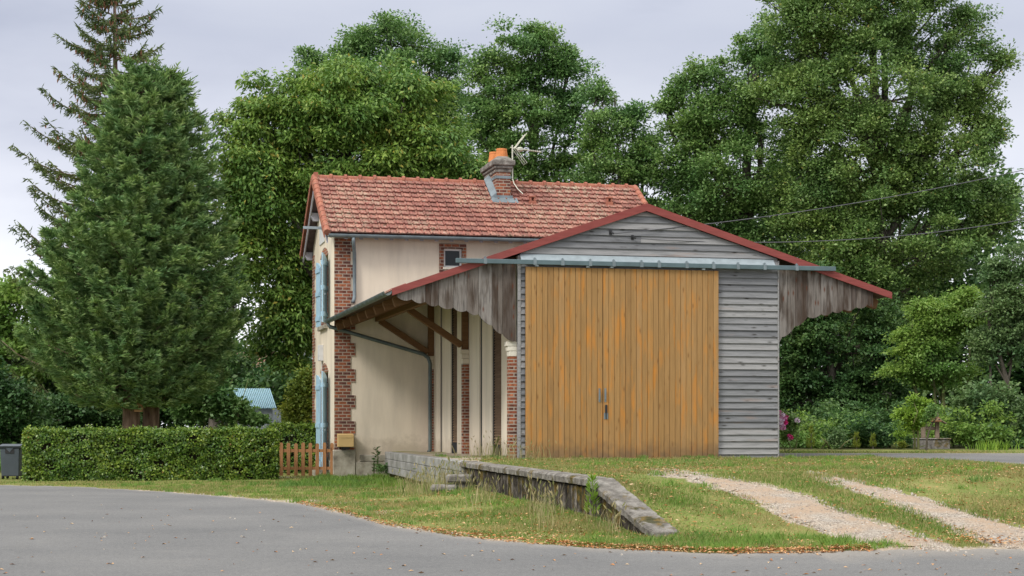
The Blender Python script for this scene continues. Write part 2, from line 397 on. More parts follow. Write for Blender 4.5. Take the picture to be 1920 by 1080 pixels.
# ================================================================== GOODS SHED (local axes: x along the front, y into depth)
tF = -.10
sL, sA_, sR2 = s_at(735, tF), s_at(1212, tF), s_at(1672, tF)
zL, zA, zR2 = z_at(541, sL, tF), z_at(381, sA_, tF), z_at(548, sR2, tF)
FH = .165
def roofz(s):                                   # top of the shed roof
    return zL + (zA - zL) * (s - sL) / (sA_ - sL) if s < sA_ else zA + (zR2 - zA) * (s - sA_) / (sR2 - sA_)
sR = s_at(1457, 0)
T = t_at(620, sL)                                # front wall of the house = back of the shed
sH = s_at(628, T)
shed = root('goods_shed', 'old railway goods shed with tan plank sliding doors, grey boarded gable and red-edged roof', 'goods shed', (OX, OY, 0), A)
ZB = .50
# --- front cladding (boards) ---------------------------------------------------------------
m = MB(); bh = .142
zz = ZB; i = 0
while zz < zA - FH - .02:
    z1 = zz + bh
    def lim(z, left):
        zz_ = z + FH - .005
        if left: 
            s = sL + (zz_ - zL) / (zA - zL) * (sA_ - sL); return max(0.02, s)
        s = sA_ + (zz_ - zA) / (zR2 - zA) * (sR2 - sA_); return min(sR, s)
    zt = min(z1, zA - FH - .012)
    a0, a1, b0, b1 = lim(zz, 1), lim(zz, 0), lim(zt, 1), lim(zt, 0)
    cuts = [0, 1] if i % 3 else [0, random.uniform(.25, .75), 1]
    for c0, c1 in zip(cuts[:-1], cuts[1:]):
        l0 = a0 + (a1 - a0) * c0 + (.002 if c0 else 0); l1 = a0 + (a1 - a0) * c1
        u0 = b0 + (b1 - b0) * c0 + (.002 if c0 else 0); u1 = b0 + (b1 - b0) * c1
        j = random.uniform(-.003, .003)
        m.hexa([(l0, -.047 + j, zz), (l1, -.047 + j, zz), (l1, .0, zz), (l0, .0, zz),
                (u0, -.010 + j, zt), (u1, -.010 + j, zt), (u1, .0, zt), (u0, .0, zt)])
    zz = z1; i += 1
m.build('front_cladding', 'grey_cladding', shed)
# corner posts
MB().box(-.045, .02, -.05, .12, ZB, roofz(0) - FH - .04).build('corner_post', 'grey_cladding', shed, .006)
MB().box(sR, sR + .035, -.045, .12, ZB, roofz(sR) - FH - .04).build('corner_post', 'grey_cladding', shed, .006)
# --- walls -----------------------------------------------------------------------------------
cols_px = [(948, 970), (864, 880), (799, 808)]
tc2 = t_at(880, 0.0)
wt = .22
def tp(px): return t_at(px, 0.0)
ztop = lambda s: roofz(s) - .30
gaps = [(tp(940), tp(922), 'l'), (tp(904), tp(899), 'p'), (tp(857), tp(845), 'l'), (tp(829), tp(825), 'p')]
m = MB(); t0 = .12
for (a, b, k) in gaps:
    m.box(0, wt, t0, a, ZB, ztop(0)); t0 = b
    if k == 'l': m.box(0, wt, a, b, ztop(0) - .42, ztop(0))
m.box(0, wt, t0, T, ZB, ztop(0))
m.build('side_wall', 'plaster', shed)
for (a, b, k) in gaps:
    if k == 'p': MB().box(.035, .16, a + .003, b - .003, ZB, ztop(0) - .003).build('steel_post', 'dark_post', shed)
    else:
        mm = MB(); zz = ZB + .34
        while zz < ztop(0) - .47:
            mm.hexa([(.035, a + .04, zz), (.035, b - .04, zz), (.055, b - .04, zz), (.055, a + .04, zz),
                     (.085, a + .04, zz + .075), (.085, b - .04, zz + .075), (.10, b - .04, zz + .075), (.10, a + .04, zz + .075)])
            zz += .062
        d = mm.build('louvre_door', 'louvre_wood', shed)
        MB().box(.11, .15, a + .003, b - .003, ZB, ztop(0) - .43).box(.03, .11, a + .003, a + .04, ZB, ztop(0) - .43).box(.03, .11, b - .04, b - .003, ZB, ztop(0) - .43) \
            .box(.04, .109, a + .041, b - .041, ZB, ZB + .33).build('door_frame', 'dark_post', d)
        MB().box(-.05, -.003, a - .12, b + .12, ztop(0) - .42, ztop(0) - .22).build('lintel', 'soffit', shed, .01)
mr = MB()
mr.box(sR - wt, sR, .12, T, ZB, ztop(sR)).build('side_wall', 'plaster', shed)
MB().box(wt + .002, sR - wt - .002, .05, .08, ZB, 4.6).build('front_backing', 'soffit', shed)
# --- brick pilasters with corbelled white caps ------------------------------------------------------
for k, (p0, p1) in enumerate(cols_px):
    t = [.04, tc2, T - .24][k]; w = (.21, .15, .10)[k]
    zc = [z_at(668, 0, 0), z_at(682, 0, tc2), z_at(693, 0, T)][k]
    zt2 = [z_at(640, 0, 0), z_at(655, 0, tc2), z_at(668, 0, T)][k]
    c = MB().box(-w, -.003 if k else -.048, t, t + .22, ZB, zc).build('pilaster', 'brick_shed', shed)
    h = (zt2 - zc)
    mm = MB()
    for q, (e, f0, f1) in enumerate([(.005, 0, .36), (.03, .36, .68), (.06, .68, 1)]):
        mm.box(-w - e, -.002 if k else -.047, t - .008, t + .23, zc + h * f0 + .001, zc + h * f1 - .006)
    mm.build('capital', 'white_stone' if k == 0 else 'plaster', c, .006)
# --- timber posts, braces, purlins, rafters -----------------------------------------------------------
sP = s_at(762, tc2) ; zun = lambda s: roofz(s) - .30
for q in range(8):
    t = .45 + q * (T - .8) / 7
    for (e, r) in ((sL + .10, sA_), (sR2 - .10, sA_)):
        s1 = e; z1 = roofz(e) - .20; s2 = 0.1 if e < 0 else sR - .1; z2 = roofz(s2) - .20
        MB().prism([(s1, z1 - .03), (s1 + (.05 if e < 0 else -.05), z1 - .17), (s1 + (.30 if e < 0 else -.30), z1 - .10), (s2, z2 - .12), (s2, z2 + .02), (s1, z1 + .03)], 'y', t - .075, t + .075).build('rafter', 'timber', shed)
sPur = sL + 1.25
MB().beam((sPur, .12, zun(sPur) - .14), (sPur, T - .02, zun(sPur) - .14), .14, .16).build('purlin', 'timber', shed, .01)
MB().beam((sR2 - .95, .12, zun(sR2 - .95) - .14), (sR2 - .95, T - .02, zun(sR2 - .95) - .14), .14, .16).build('purlin', 'timber', shed, .01)
for k, t in enumerate((tc2 + .12, T - .22)):
    zt2 = [z_at(655, 0, tc2), z_at(668, 0, T)][k]
    MB().box(-.16, -.004, t - .07, t + .07, zt2 + .002, ztop(0) - .05).build('wall_post', 'timber', shed, .01)
    MB().beam((-.17, t, zt2 + .10), (sPur + .03, t, zun(sPur) - .20), .15, .17, (0, 1, 0)).build('brace', 'timber', shed, .012)
# --- roof -------------------------------------------------------------------------------------
tb = T - .01
for (e, nm) in ((sL, 0), (sR2, 1)):
    r = sA_; ze = roofz(e)
    poly_t = [(e, ze - .02), (r, zA - .02), (r, zA - .075), (e, ze - .075)]
    MB().prism(poly_t if e < r else poly_t, 'y', -.076, tb).build('roof', 'shed_roof', shed)
    poly_s = [(e + (.02 if e < r else -.02), ze - .078), (r, zA - .078), (r, zA - .10), (e + (.02 if e < r else -.02), ze - .10)]
    MB().prism(poly_s, 'y', -.05, tb).build('soffit', 'soffit', shed)
    ex = .0
    fa = MB().prism([(e, ze), (r, zA), (r, zA - FH), (e, ze - FH + .02)], 'y', -.12, -.08).build('fascia', 'red_fascia', shed)
# eave edge tiles, gutter and downpipe on the left
g = MB()
for q in range(44):
    t = -.06 + q * (T - .05) / 44
    g.tube([(sL - .03, t, zL - .035), (sL + .3, t, roofz(sL + .3) - .012)], .03, 5)
g.build('eave_tiles', 'roof_tile', shed)
g = MB(); n = 14
sg = sL - .09; zg = zL - .06
v = []
for t in (-.12, T - .03):
    for k in range(n + 1):
        an = math.pi + math.pi * k / n
        v.append((sg + .085 * math.cos(an), t, zg + .085 * math.sin(an)))
    for k in range(n, -1, -1):
        an = math.pi + math.pi * k / n
        v.append((sg + .078 * math.cos(an), t, zg + .078 * math.sin(an) + .004))
K = 2 * (n + 1)
g.raw(v, [(k, (k + 1) % K, K + (k + 1) % K, K + k) for k in range(K)] + [tuple(range(K))[::-1], tuple(range(K, 2 * K))])
gut = g.build('gutter', 'zinc_dark', shed)
for q in range(16): MB().tube([(sg - .09, .2 + q * (T - .5) / 15, zg + .0), (sg - .062, .2 + q * (T - .5) / 15, zg - .062), (sg, .2 + q * (T - .5) / 15, zg - .09), (sg + .075, .2 + q * (T - .5) / 15, zg - .05)], .008, 5).build('gutter_bracket', 'zinc', gut)
zD = z_at(668, 0, T - .3)
spx = s_at(806, T - .4)
MB().tube([(sg, T - .12, zg - .07), (sg + .04, T - .14, zg - .17), (spx - .18, T - .42, zD + .05), (spx - .05, T - .44, zD - .05), (spx, T - .44, zD - .2), (spx, T - .44, .62), (spx - .05, T - .5, .56)], .05, 10) \
    .build('downpipe', 'zinc_dark', shed, smooth=True)
# --- scalloped side boards --------------------------------------------------------------------------
def valance(pts, right):
    mm = MB()
    S = [(s_at(px, -.02), z_at(py, s_at(px, -.02), -.02)) for px, py in pts]
    for (s0, z0), (s1, z1) in zip(S[:-1], S[1:]):
        w = s1 - s0
        # each scallop is cut from one to two boards
        edge = []
        for k in range(9):
            u = k / 8; zb = z0 + (z1 - z0) * u; sag = .055 * (1 - (2 * u - 1) ** 2) * min(1, w / .25)
            edge.append((s0 + w * u, zb - sag))
        sp = [0, 1] if w < .22 or random.random() < .35 else [0, random.uniform(.4, .62), 1]
        for u0, u1 in zip(sp[:-1], sp[1:]):
            a, b = s0 + w * u0 + .003, s0 + w * u1 - .003
            ed = [(a, np.interp(a, [e[0] for e in edge], [e[1] for e in edge]))] + [e for e in edge if a < e[0] < b] + [(b, np.interp(b, [e[0] for e in edge], [e[1] for e in edge]))]
            cap = z_at(499, sL + 2.5, -.02) + .06
            ta, tb_ = min(roofz(a) - .105, cap), min(roofz(b) - .105, cap)
            j = random.uniform(-.006, .006)
            mm.prism(ed + [(b, tb_), (a, ta)], 'y', -.03 + j, -.004 + j)
    return mm.build('valance', 'old_boards', shed)
valance([(744, 556), (772, 561), (797, 566), (822, 572), (850, 577), (875, 582), (897, 589), (922, 610), (942, 626), (967, 640)], 0)
valance([(1459, 644), (1466, 632), (1490, 612), (1514, 594), (1539, 589), (1561, 584), (1582, 580), (1605, 576), (1627, 571), (1637, 574)], 1)
# --- sliding doors -------------------------------------------------------------------------------------
s0, s1 = s_at(985, -.1), s_at(1347, -.1); sj = s_at(1130, -.1)
zd0 = z_at(862, s0, -.1); zd1 = z_at(500, s0, -.1)
for (a, b, hs) in ((s0, sj - .004, [1124]), (sj + .004, s1, [1135])):
    n = max(1, round((b - a) / .122)); mm = MB(); w = (b - a) / n
    for k in range(n):
        j = random.uniform(-.004, .004)
        mm.box(a + k * w + .0038, a + (k + 1) * w - .0038, -.125 + j, -.095, zd0 + random.uniform(-.006, .006), zd1)
    d = mm.build('sliding_door', 'door_wood', shed, .004)
    MB().box(a + .004, b - .004, -.0945, -.065, zd0 + .02, zd1 - .01).build('door_frame', 'soffit', d)
    for px in hs:
        sx = s_at(px, -.13); zh0, zh1 = z_at(754, sx, -.13), z_at(728, sx, -.13)
        MB().box(sx - .02, sx + .02, -.137, -.129, zh0, zh1).box(sx - .012, sx + .012, -.17, -.155, zh0 + .05, zh1 - .05) \
            .box(sx - .012, sx + .012, -.156, -.136, zh0 + .05, zh0 + .075).box(sx - .012, sx + .012, -.156, -.136, zh1 - .075, zh1 - .05).build('handle', 'zinc', d, .003)
    if hs == [1135]:
        sx = s_at(1136, -.13)
        MB().box(sx - .018, sx + .03, -.15, -.129, z_at(775, sx, -.13), z_at(759, sx, -.13)).box(sx - .008, sx + .008, -.16, -.13, z_at(786, sx, -.13), z_at(774, sx, -.13)).build('lock', 'black_metal', d, .004)
        MB().box(sx - .045, sx + .05, -.1335, -.1287, z_at(786, sx, -.13), z_at(774, sx, -.13)).build('strike_plate', 'zinc', d)
zth = zd0 - .03
sq = s_at(1118, -.25); sq2 = s_at(1146, -.25)
MB().box(sq, sq2, -.30, -.13, zd0 - .10, zd0 + .012).build('threshold', 'grey_cladding', shed, .005)
# --- rail, flashing --------------------------------------------------------------------------------------
ra, rb = s_at(855, -.2), s_at(1567, -.2)
zr = (z_at(492, ra, -.2) + z_at(500.5, rb, -.2)) / 2
rl = MB().box(ra, rb, -.215, -.15, zr - .048, zr + .048).build('door_rail', 'rail_steel', shed, .006)
for px in (910, 1003, 1055, 1107, 1151, 1203, 1236, 1288, 1338, 1384, 1434, 1494):
    s = s_at(px, -.2)
    MB().box(s - .035, s + .035, -.224, -.145, zr - .056, zr + .056).box(s - .05, s + .05, -.148, -.037, zr + .02, zr + .045) \
        .tube([(s, -.19, zr + .05), (s, -.19, zr + .10)], .014, 6).box(s - .03, s + .03, -.2, -.17, zr + .07, zr + .085).build('rail_bracket', 'zinc', rl)
for px in (1007, 1103, 1148, 1320):
    s = s_at(px, -.2)
    MB().box(s - .035, s + .035, -.19, -.11, zr - .085, zr - .05).build('door_roller', 'galvanised', rl)
fa_, fb_ = s_at(976, -.1), s_at(1452, -.1)
zf = (z_at(478, fa_, -.1) + z_at(484, fb_, -.1)) / 2
MB().prism([(-.036, zf), (-.036, zf - .012), (-.17, zf - .15), (-.17, zf - .165), (-.176, zf - .165), (-.176, zf - .145)], 'x', fa_, fb_).build('flashing', 'galvanised', shed)
# cable anchors on the gable
for px, py in ((1145, 436), (1186, 445)):
    s = s_at(px, -.05); z = z_at(py, s, -.05)
    MB().box(s - .03, s + .03, -.05, -.03, z - .05, z + .05).tube([(s, -.04, z), (s, -.12, z - .01), (s + .05, -.13, z - .03)], .016, 6).build('cable_anchor', 'black_metal', shed)

# ================================================================== HOUSE
te = T - .40
hx, hy = P(sH, T)
house = root('station_house', 'cream rendered two-storey station house with brick quoins and red tiled roof', 'house', (hx, hy, 0), A, None, (sH, T, 0))
D = t_at(587, sH) - T
tr = T + D / 2
sv = s_at(613, te)                                   # left edge of the roof
zE = z_at(436, sv, te); sve = sv
zRg = z_at(333, s_at(592, tr), tr)
sE = s_at(1190, tr)                                  # right edge of the roof
slope = (zRg - zE) / (tr - te)
def hz(t): return zE + slope * ((t - te) if t <= tr else (2 * tr - te - t))
sW = sE - .25                                        # right wall
tbk = 2 * tr - te
zw = hz(T) - .14
ZG = -.35
# window in the front wall
wa, wb = s_at(832, T), s_at(866, T); wz0, wz1 = z_at(501, wa, T), z_at(466, wa, T)
L2 = .22
m = MB()
m.box(sH + L2, wa, T, T + .25, ZG, zw).box(wb, sW, T, T + .25, ZG, zw).box(wa, wb, T, T + .25, ZG, wz0).box(wa, wb, T, T + .25, wz1, zw)
# gable wall with two openings
o0, o1 = t_at(615.5, sH), t_at(602, sH)
uz0, uz1 = z_at(607, sH, o0), z_at(477, sH, o0)
lz0, lz1 = z_at(880, sH, o0), z_at(697, sH, o0)
m.box(sH, sH + L2, T, o0, ZG, zw).box(sH, sH + L2, o1, T + D, ZG, zw)
m.box(sH, sH + L2, o0, o1, ZG, lz0).box(sH, sH + L2, o0, o1, lz1, uz0).box(sH, sH + L2, o0, o1, uz1, zw)
m.prism([(T, zw), (T + D, zw), (tr, hz(tr) - .14)], 'x', sH, sH + L2)
m.prism([(T + .25, ZG), (T + D, ZG), (T + D, zw), (tr, hz(tr) - .2), (T + .25, zw + .06)], 'x', sH + L2 + .001, sW)
m.build('wall', 'plaster', house)
# quoins on the front corner, back gable corner strip, stone plinth
m = MB()
zq = z_at(451, sH, T); per = .704 * (49.3 / 71 / .704); y = 451
ws, ns = s_at(666, T), s_at(657.5, T)
k = 0
ztopq = z_at(447, sH, T); zbotq = z_at(843, sH, T)
zcur = ztopq
while zcur > zbotq + .02:
    zn = max(zbotq, zcur - .0865 * 4)
    m.box(sH - .018, ws if k % 2 == 0 else ns, T - .02, T - .0005, zn, zcur)
    zcur = zn; k += 1
m.build('quoin', 'brick', house)
m = MB(); zcur = ztopq; k = 0
while zcur > ZG + .3:
    zn = zcur - .0865 * 4
    m.box(sH - .02, sH - .0005, T + D - (.62 if k % 2 else .42), T + D + .02, zn, zcur); zcur = zn; k += 1
m.build('quoin', 'brick', house)
MB().box(sH - .06, s_at(667, T - .06), T - .075, T - .0005, ZG, zbotq - .004).build('corner_stone', 'stone', house, .02)
MB().box(sH - .035, sH - .0005, T + .001, o0 - .05, ZG, .32).build('plinth', 'stone', house, .01); MB().box(sH - .035, sH - .0005, o1 + .05, T + D, ZG, .32).build('plinth', 'stone', house, .01)
m = MB(); xs = s_at(667, T - .06) + .11
zp1, zp0 = z_at(853, sH, T), ZG
while xs < s_at(730, T):
    w = random.uniform(.35, .6); zm = z_at(866, sH, T)
    MB().box(xs, xs + w - .01, T - .045, T - .0005, zm + .006, zp1).build('plinth_stone', 'stone', house, .012)
    MB().box(xs - .1, xs + w - .13, T - .06, T - .0005, zp0, zm - .004).build('plinth_stone', 'stone', house, .012); xs += w
# --- small front window ----------------------------------------------------------------------
sa0, sb0 = s_at(823.5, T), s_at(874, T); zt0 = z_at(456, sa0, T)
win = MB().box(sa0, wa, T - .025, T + .0995, wz0 - .30, wz1).box(wb, sb0, T - .025, T + .0995, wz0 - .30, wz1).box(sa0, sb0, T - .025, T - .0006, wz1 + .001, zt0).build('window', 'brick', house)
MB().box(wa, wb, T + .06, T + .11, wz0, wz0 + .05).box(wa, wb, T + .06, T + .11, wz1 - .05, wz1).box(wa, wa + .05, T + .06, T + .11, wz0 + .051, wz1 - .051).box(wb - .05, wb, T + .06, T + .11, wz0 + .051, wz1 - .051).build('frame', 'white_paint', win)
MB().box(wa + .051, wb - .051, T + .08, T + .09, wz0 + .051, wz1 - .051).build('pane', 'glass_dark', win)
MB().box(wa - .03, wb + .03, T - .07, T + .0595, wz0 - .06, wz0 - .002).build('sill', 'white_stone', win, .005)
# --- gable openings -----------------------------------------------------------------------------
def shutter(t_h, z0, z1, near, parent=house, w=.56):
    phi = R(19) if near else R(5)
    d = np.array([-math.sin(phi), (-1 if near else 1) * math.cos(phi)]); nrm = np.array([d[1], -d[0]])
    h = np.array([sH - .03, t_h]); th = .035
    def q(u, v): p = h + d * u + nrm * v; return (p[0], p[1])
    mm = MB(); n = 4
    for i in range(n):
        u0, u1 = w * i / n + .003, w * (i + 1) / n
        arch = lambda u: z1 - .16 * (1 - (u / w)) ** 2
        pts = [(u0, z0), (u1, z0), (u1, arch(u1)), (u0, arch(u0))]
        v0 = [(*q(u, 0), z) for u, z in pts]; v1 = [(*q(u, th), z) for u, z in pts]
        mm.hexa(v0 + v1)
    sh = mm.build('shutter', 'blue_paint', parent)
    H = z1 - z0
    for f in ([.12, .5, .86] if H < 2.2 else [.10, .45, .86]):
        for vv in ((-.028, -.001), (th + .001, th + .03)):
            zc = z0 + H * f
            MB().hexa([(*q(.02, vv[0]), zc - .06), (*q(w - .02, vv[0]), zc - .06), (*q(w - .02, vv[1]), zc - .06), (*q(.02, vv[1]), zc - .06),
                     (*q(.02, vv[0]), zc + .06), (*q(w - .02, vv[0]), zc + .06), (*q(w - .02, vv[1]), zc + .06), (*q(.02, vv[1]), zc + .06)]).build('batten', 'blue_paint', sh)
    b2 = MB()
    a = q(w * .9, th + .03); b2.beam((a[0], a[1], z0 + H * .40), (a[0] + .12, a[1] - .1, z0 + H * .40), .03, .03)
    b2.build('shutter_latch', 'zinc', sh)
for (z0, z1, nm) in ((uz0, uz1, 'gable_window'), (lz0, lz1, 'gable_door')):
    # brick jambs + arch
    mm = MB()
    n = 10; c = (o0 + o1) / 2; hw = (o1 - o0) / 2 + .05; v = [(o0 - .05, z1)]
    for k in range(n + 1):
        u = -1 + 2 * k / n; v.append((c + u * hw, z1 + .04 + .22 * (1 - u * u)))
    v.append((o1 + .05, z1))
    mm.prism([(a, b) for a, b in v], 'x', sH - .015, sH - .0005)
    mm.box(sH + .001, sH + L2 - .001, o1 - .012, o1 - .0005, z0, z1).box(sH + .001, sH + L2 - .001, o0 + .0005, o0 + .012, z0, z1)
    g = mm.build(nm, 'brick', house)
    MB().box(sH + L2 - .06, sH + L2 - .02, o0 + .013, o1 - .013, z0, z1 - .001).build('pane', 'glass_dark', g)
    shutter(o0, z0 + .02, z1, True); shutter(o1, z0 + .02, z1 - .03, False)
MB().box(sH - .10, sH - .0005, o0 + .1, o1 + .12, uz0 - .12, uz0 - .003).build('window_sill', 'stone', house, .01)
MB().box(sH - .3, sH - .036, o0 - .15, o1 + .15, ZG, lz0 - .01).build('door_step', 'stone', house, .01)
# alarm box and its cable
ta = t_at(605, sH); za = z_at(662, sH, ta)
MB().box(sH - .12, sH - .0005, ta - .18, ta + .18, za - .22, za + .22).box(sH - .13, sH - .1205, ta - .08, ta + .08, za - .1, za + .1).build('alarm_box', 'white_paint', house, .02)
MB().tube([(sH - .02, ta, za - .22), (sH - .02, ta, z_at(697, sH, ta)), (sH - .03, ta, lz1 - .3)], .018, 6).build('cable_duct', 'white_paint', house)
# plaque under the gable
tpq = t_at(605, sH); zpq = z_at(437, sH, tpq)
MB().box(sH - .03, sH - .0005, tpq - .55, tpq + .55, zpq - .3, zpq + .3).build('wall_plaque', 'white_paint', house, .006)
# --- roof: tiles one by one on the front slope ------------------------------------------------------
def tiles(t_e, z_e, t_r, z_r, sa_, sb_, rows=12, pitch=.222):
    Ls = math.hypot(t_r - t_e, z_r - z_e); wt_, wz_ = (t_r - t_e) / Ls, (z_r - z_e) / Ls
    sg_ = 1 if t_r > t_e else -1; nt, nz = -wz_ * sg_, wt_ * sg_
    prof = [(0, .0), (.03, .042), (.07, .006), (.115, .016), (.15, .006), (.19, .006), (.212, .0)]
    mm = MB(); h = Ls / rows; n = int((sb_ - sa_) / pitch); pitch = (sb_ - sa_) / n
    for j in range(rows):
        for i in range(n):
            s0_ = sa_ + i * pitch; a0 = j * h - .045 + random.uniform(-.008, .008); a1 = (j + 1) * h
            dz = random.uniform(-.005, .007); sk = random.uniform(-.006, .006)
            v = []
            for a, lift, kk in ((a0, .062, 0), (a0, .035, 1), (a1, .012, 2)):
                for (u, hh) in prof:
                    H = lift + (hh if kk != 1 else hh * .2) + dz
                    v.append((s0_ + u * pitch / .214 + sk * (1 if kk < 2 else 0), t_e + wt_ * a + nt * H, z_e + wz_ * a + nz * H))
            K = len(prof)
            f = [(k, k + 1, 2 * K + k + 1, 2 * K + k) for k in range(K - 1)] + [(K + k, K + k + 1, k + 1, k) for k in range(K - 1)]
            mm.raw(v, f)
    return mm
mm = tiles(te, zE, tr, zRg, sv + .06, sE - .05)
mb = tiles(tbk, zE, tr, zRg, sv + .06, sE - .05)
o = len(mm.v); mm.v += mb.v; mm.f += [tuple(i + o for i in q) for q in mb.f]
rf = mm.build('roof', 'roof_tile', house)
for (e, sgn) in ((te, 1), (tbk, -1)):
    MB().prism([(e + .05 * sgn, zE - .04), (tr, zRg - .06), (tr, zRg - .12), (e + .05 * sgn, zE - .10)], 'x', sv + .04, sE - .04).build('roof_boarding', 'plum_wood', house)
# ridge capping
m = MB(); s = sv + .02; k = 0
while s < sE - .05:
    e = min(s + .41, sE)
    j = random.uniform(-.008, .008)
    m.tube([(s, tr, zRg + .0 + j), (s + .055, tr, zRg + .0 + j), (s + .056, tr, zRg - .012 + j), (e + .02, tr, zRg - .02 + j)], [.125, .125, .10, .10], 10)
    s = e; k += 1
m.box(sv - .01, sv + .10, tr - .12, tr + .12, zRg - .06, zRg + .14)
m.build('ridge_capping', 'ridge_clay', house)
# verge tiles on the gable edges
for ss in (sv, sE):
    for (e, sgn) in ((te, 1), (tbk, -1)):
        n = 12; m = MB()
        for k in range(n):
            f0, f1 = k / n, (k + 1.12) / n
            tA, zA_ = e + (tr - e) * f0, zE + (zRg - zE) * f0; tB, zB_ = e + (tr - e) * min(f1, 1), zE + (zRg - zE) * min(f1, 1)
            m.tube([(ss, tA - .05 * sgn, zA_ + .03 - .03), (ss, tB, zB_ + .035)], [.095, .075], 8)
            m.hexa([(ss - .085, tA - .03 * sgn, zA_ - .14), (ss - .06, tA - .03 * sgn, zA_ - .14), (ss - .06, tB - .06 * sgn, zB_ - .16), (ss - .085, tB - .06 * sgn, zB_ - .16),
                    (ss - .085, tA - .03 * sgn, zA_ + .02), (ss - .06, tA - .03 * sgn, zA_ + .02), (ss - .06, tB - .06 * sgn, zB_ + .0), (ss - .085, tB - .06 * sgn, zB_ + .0)])
        m.build('verge_tiling', 'ridge_clay', house, .004)
# purlin ends with their boards on the gable
for t in (T + D * .24, T + D * .72, T + D + .12):
    z = hz(t) - .15
    MB().prism([(sv + .02, z - .0), (sH - .001, z - .0), (sH - .001, z - .24), (sH - .16, z - .24), (sH - .22, z - .14), (sv + .02, z - .10)], 'y', t - .09, t + .09).build('bracket', 'grey_paint', house, .008)
for (e, sgn) in ((te, 1), (tbk, -1)):
    MB().hexa([(sv + .0, e + .05 * sgn, zE - .27), (sv + .035, e + .05 * sgn, zE - .27), (sv + .035, tr, zRg - .29), (sv + .0, tr, zRg - .29),
               (sv + .0, e + .05 * sgn, zE - .115), (sv + .035, e + .05 * sgn, zE - .115), (sv + .035, tr, zRg - .135), (sv + .0, tr, zRg - .135)]).build('bargeboard', 'grey_paint', house)
# wire bracket
tw = T + .55; zwb = z_at(428, sH, tw)
MB().box(sH - .78, sH + .02, tw - .025, tw + .025, zwb - .035, zwb + .035).tube([(sH - .3, tw, zwb), (sH - .2, tw, zwb - .2), (sH - .02, tw, zwb - .24)], .018, 6).build('wire_bracket', 'galvanised', house)
# gutter, downpipe, rafter tails
m = MB(); v = []; n = 12
tg = te - .07; zg2 = zE - .045
for s in (sv + .03, sE - .02):
    for k in range(n + 1):
        an = math.pi + math.pi * k / n; v.append((s, tg + .08 * math.cos(an), zg2 + .08 * math.sin(an)))
    for k in range(n, -1, -1):
        an = math.pi + math.pi * k / n; v.append((s, tg + .073 * math.cos(an), zg2 + .073 * math.sin(an) + .004))
K = 2 * (n + 1)
m.raw(v, [(k, (k + 1) % K, K + (k + 1) % K, K + k) for k in range(K)] + [tuple(range(K))[::-1], tuple(range(K, 2 * K))])
m.build('gutter', 'zinc', house)
dps = s_at(664.5, T - .08); dpg = s_at(662, te)
MB().tube([(dpg, tg, zg2 - .07), (dpg, tg, zg2 - .16), (dpg + .02, tg + .10, zg2 - .28), (dps, T - .09, zg2 - .46), (dps, T - .09, z_at(556, dps, T) ), (dps - .02, T - .12, z_at(563, dps, T)), (dps - .05, T - .16, z_at(568, dps, T))], .048, 10).build('downpipe', 'zinc', house, smooth=True)
for q in range(21):
    s = sH + .25 + q * .405
    if s < sW - .1:
        MB().prism([(te + .06, hz(te + .06) - .105), (T - .001, hz(T) - .16), (T - .001, hz(T) - .27), (te + .06, hz(te + .06) - .19)], 'x', s - .045, s + .045).build('rafter_tail', 'grey_paint', house)
# --- chimney -------------------------------------------------------------------------------------
tch = T + .0 + (tr - T) * .62
cs0, cs1 = s_at(931, tch), s_at(957, tch)
cb = tr + .55
zc0 = hz(tch) - .3; zc1 = z_at(323, cs0, tch)
ch = MB().box(cs0, cs1, tch, cb, zc0, zc1).build('chimney', 'brick', house)
m = MB(); zt_ = z_at(300, cs0, tch); hh = zt_ - zc1
m.box(cs0 - .03, cs1 + .03, tch - .03, cb + .03, zc1 + .001, zc1 + hh * .3).box(cs0 - .07, cs1 + .07, tch - .07, cb + .07, zc1 + hh * .3 + .001, zc1 + hh * .55).box(cs0 - .12, cs1 + .12, tch - .12, cb + .12, zc1 + hh * .55 + .001, zt_)
m.hexa([(cs0 - .08, tch - .08, zt_ + .001), (cs1 + .08, tch - .08, zt_ + .001), (cs1 + .08, cb + .08, zt_ + .001), (cs0 - .08, cb + .08, zt_ + .001),
        (cs0 + .05, tch + .1, zt_ + .13), (cs1 - .05, tch + .1, zt_ + .13), (cs1 - .05, cb - .1, zt_ + .13), (cs0 + .05, cb - .1, zt_ + .13)])
m.build('chimney_cap', 'mossy_coping', ch, .02)
MB().box(cs0 - .02, cs1 + .02, tch - .02, cb + .02, zc1 - .17, zc1 - .09).build('chimney_band', 'zinc', ch)
zfl = hz(tch)
MB().box(cs0 - .06, cs1 + .06, tch - .035, tch - .001, zfl - .1, zfl + .14).hexa([(cs0 - .18, tch - .26, hz(tch - .26) + .07), (cs1 + .18, tch - .26, hz(tch - .26) + .07), (cs1 + .18, tch - .02, hz(tch - .02) + .07), (cs0 - .18, tch - .02, hz(tch - .02) + .07),
    (cs0 - .18, tch - .26, hz(tch - .26) + .09), (cs1 + .18, tch - .26, hz(tch - .26) + .09), (cs1 + .18, tch - .02, hz(tch - .02) + .09), (cs0 - .18, tch - .02, hz(tch - .02) + .09)]) \
    .hexa([(cs0 - .16, tch - .02, hz(tch) + .07), (cs0 - .001, tch - .02, hz(tch) + .07), (cs0 - .001, tr - .05, hz(tr) + .08), (cs0 - .16, tr - .05, hz(tr) + .08),
           (cs0 - .16, tch - .02, hz(tch) + .095), (cs0 - .001, tch - .02, hz(tch) + .22), (cs0 - .001, tr - .05, hz(tr) + .25), (cs0 - .16, tr - .05, hz(tr) + .105)]).build('chimney_flashing', 'zinc', ch)
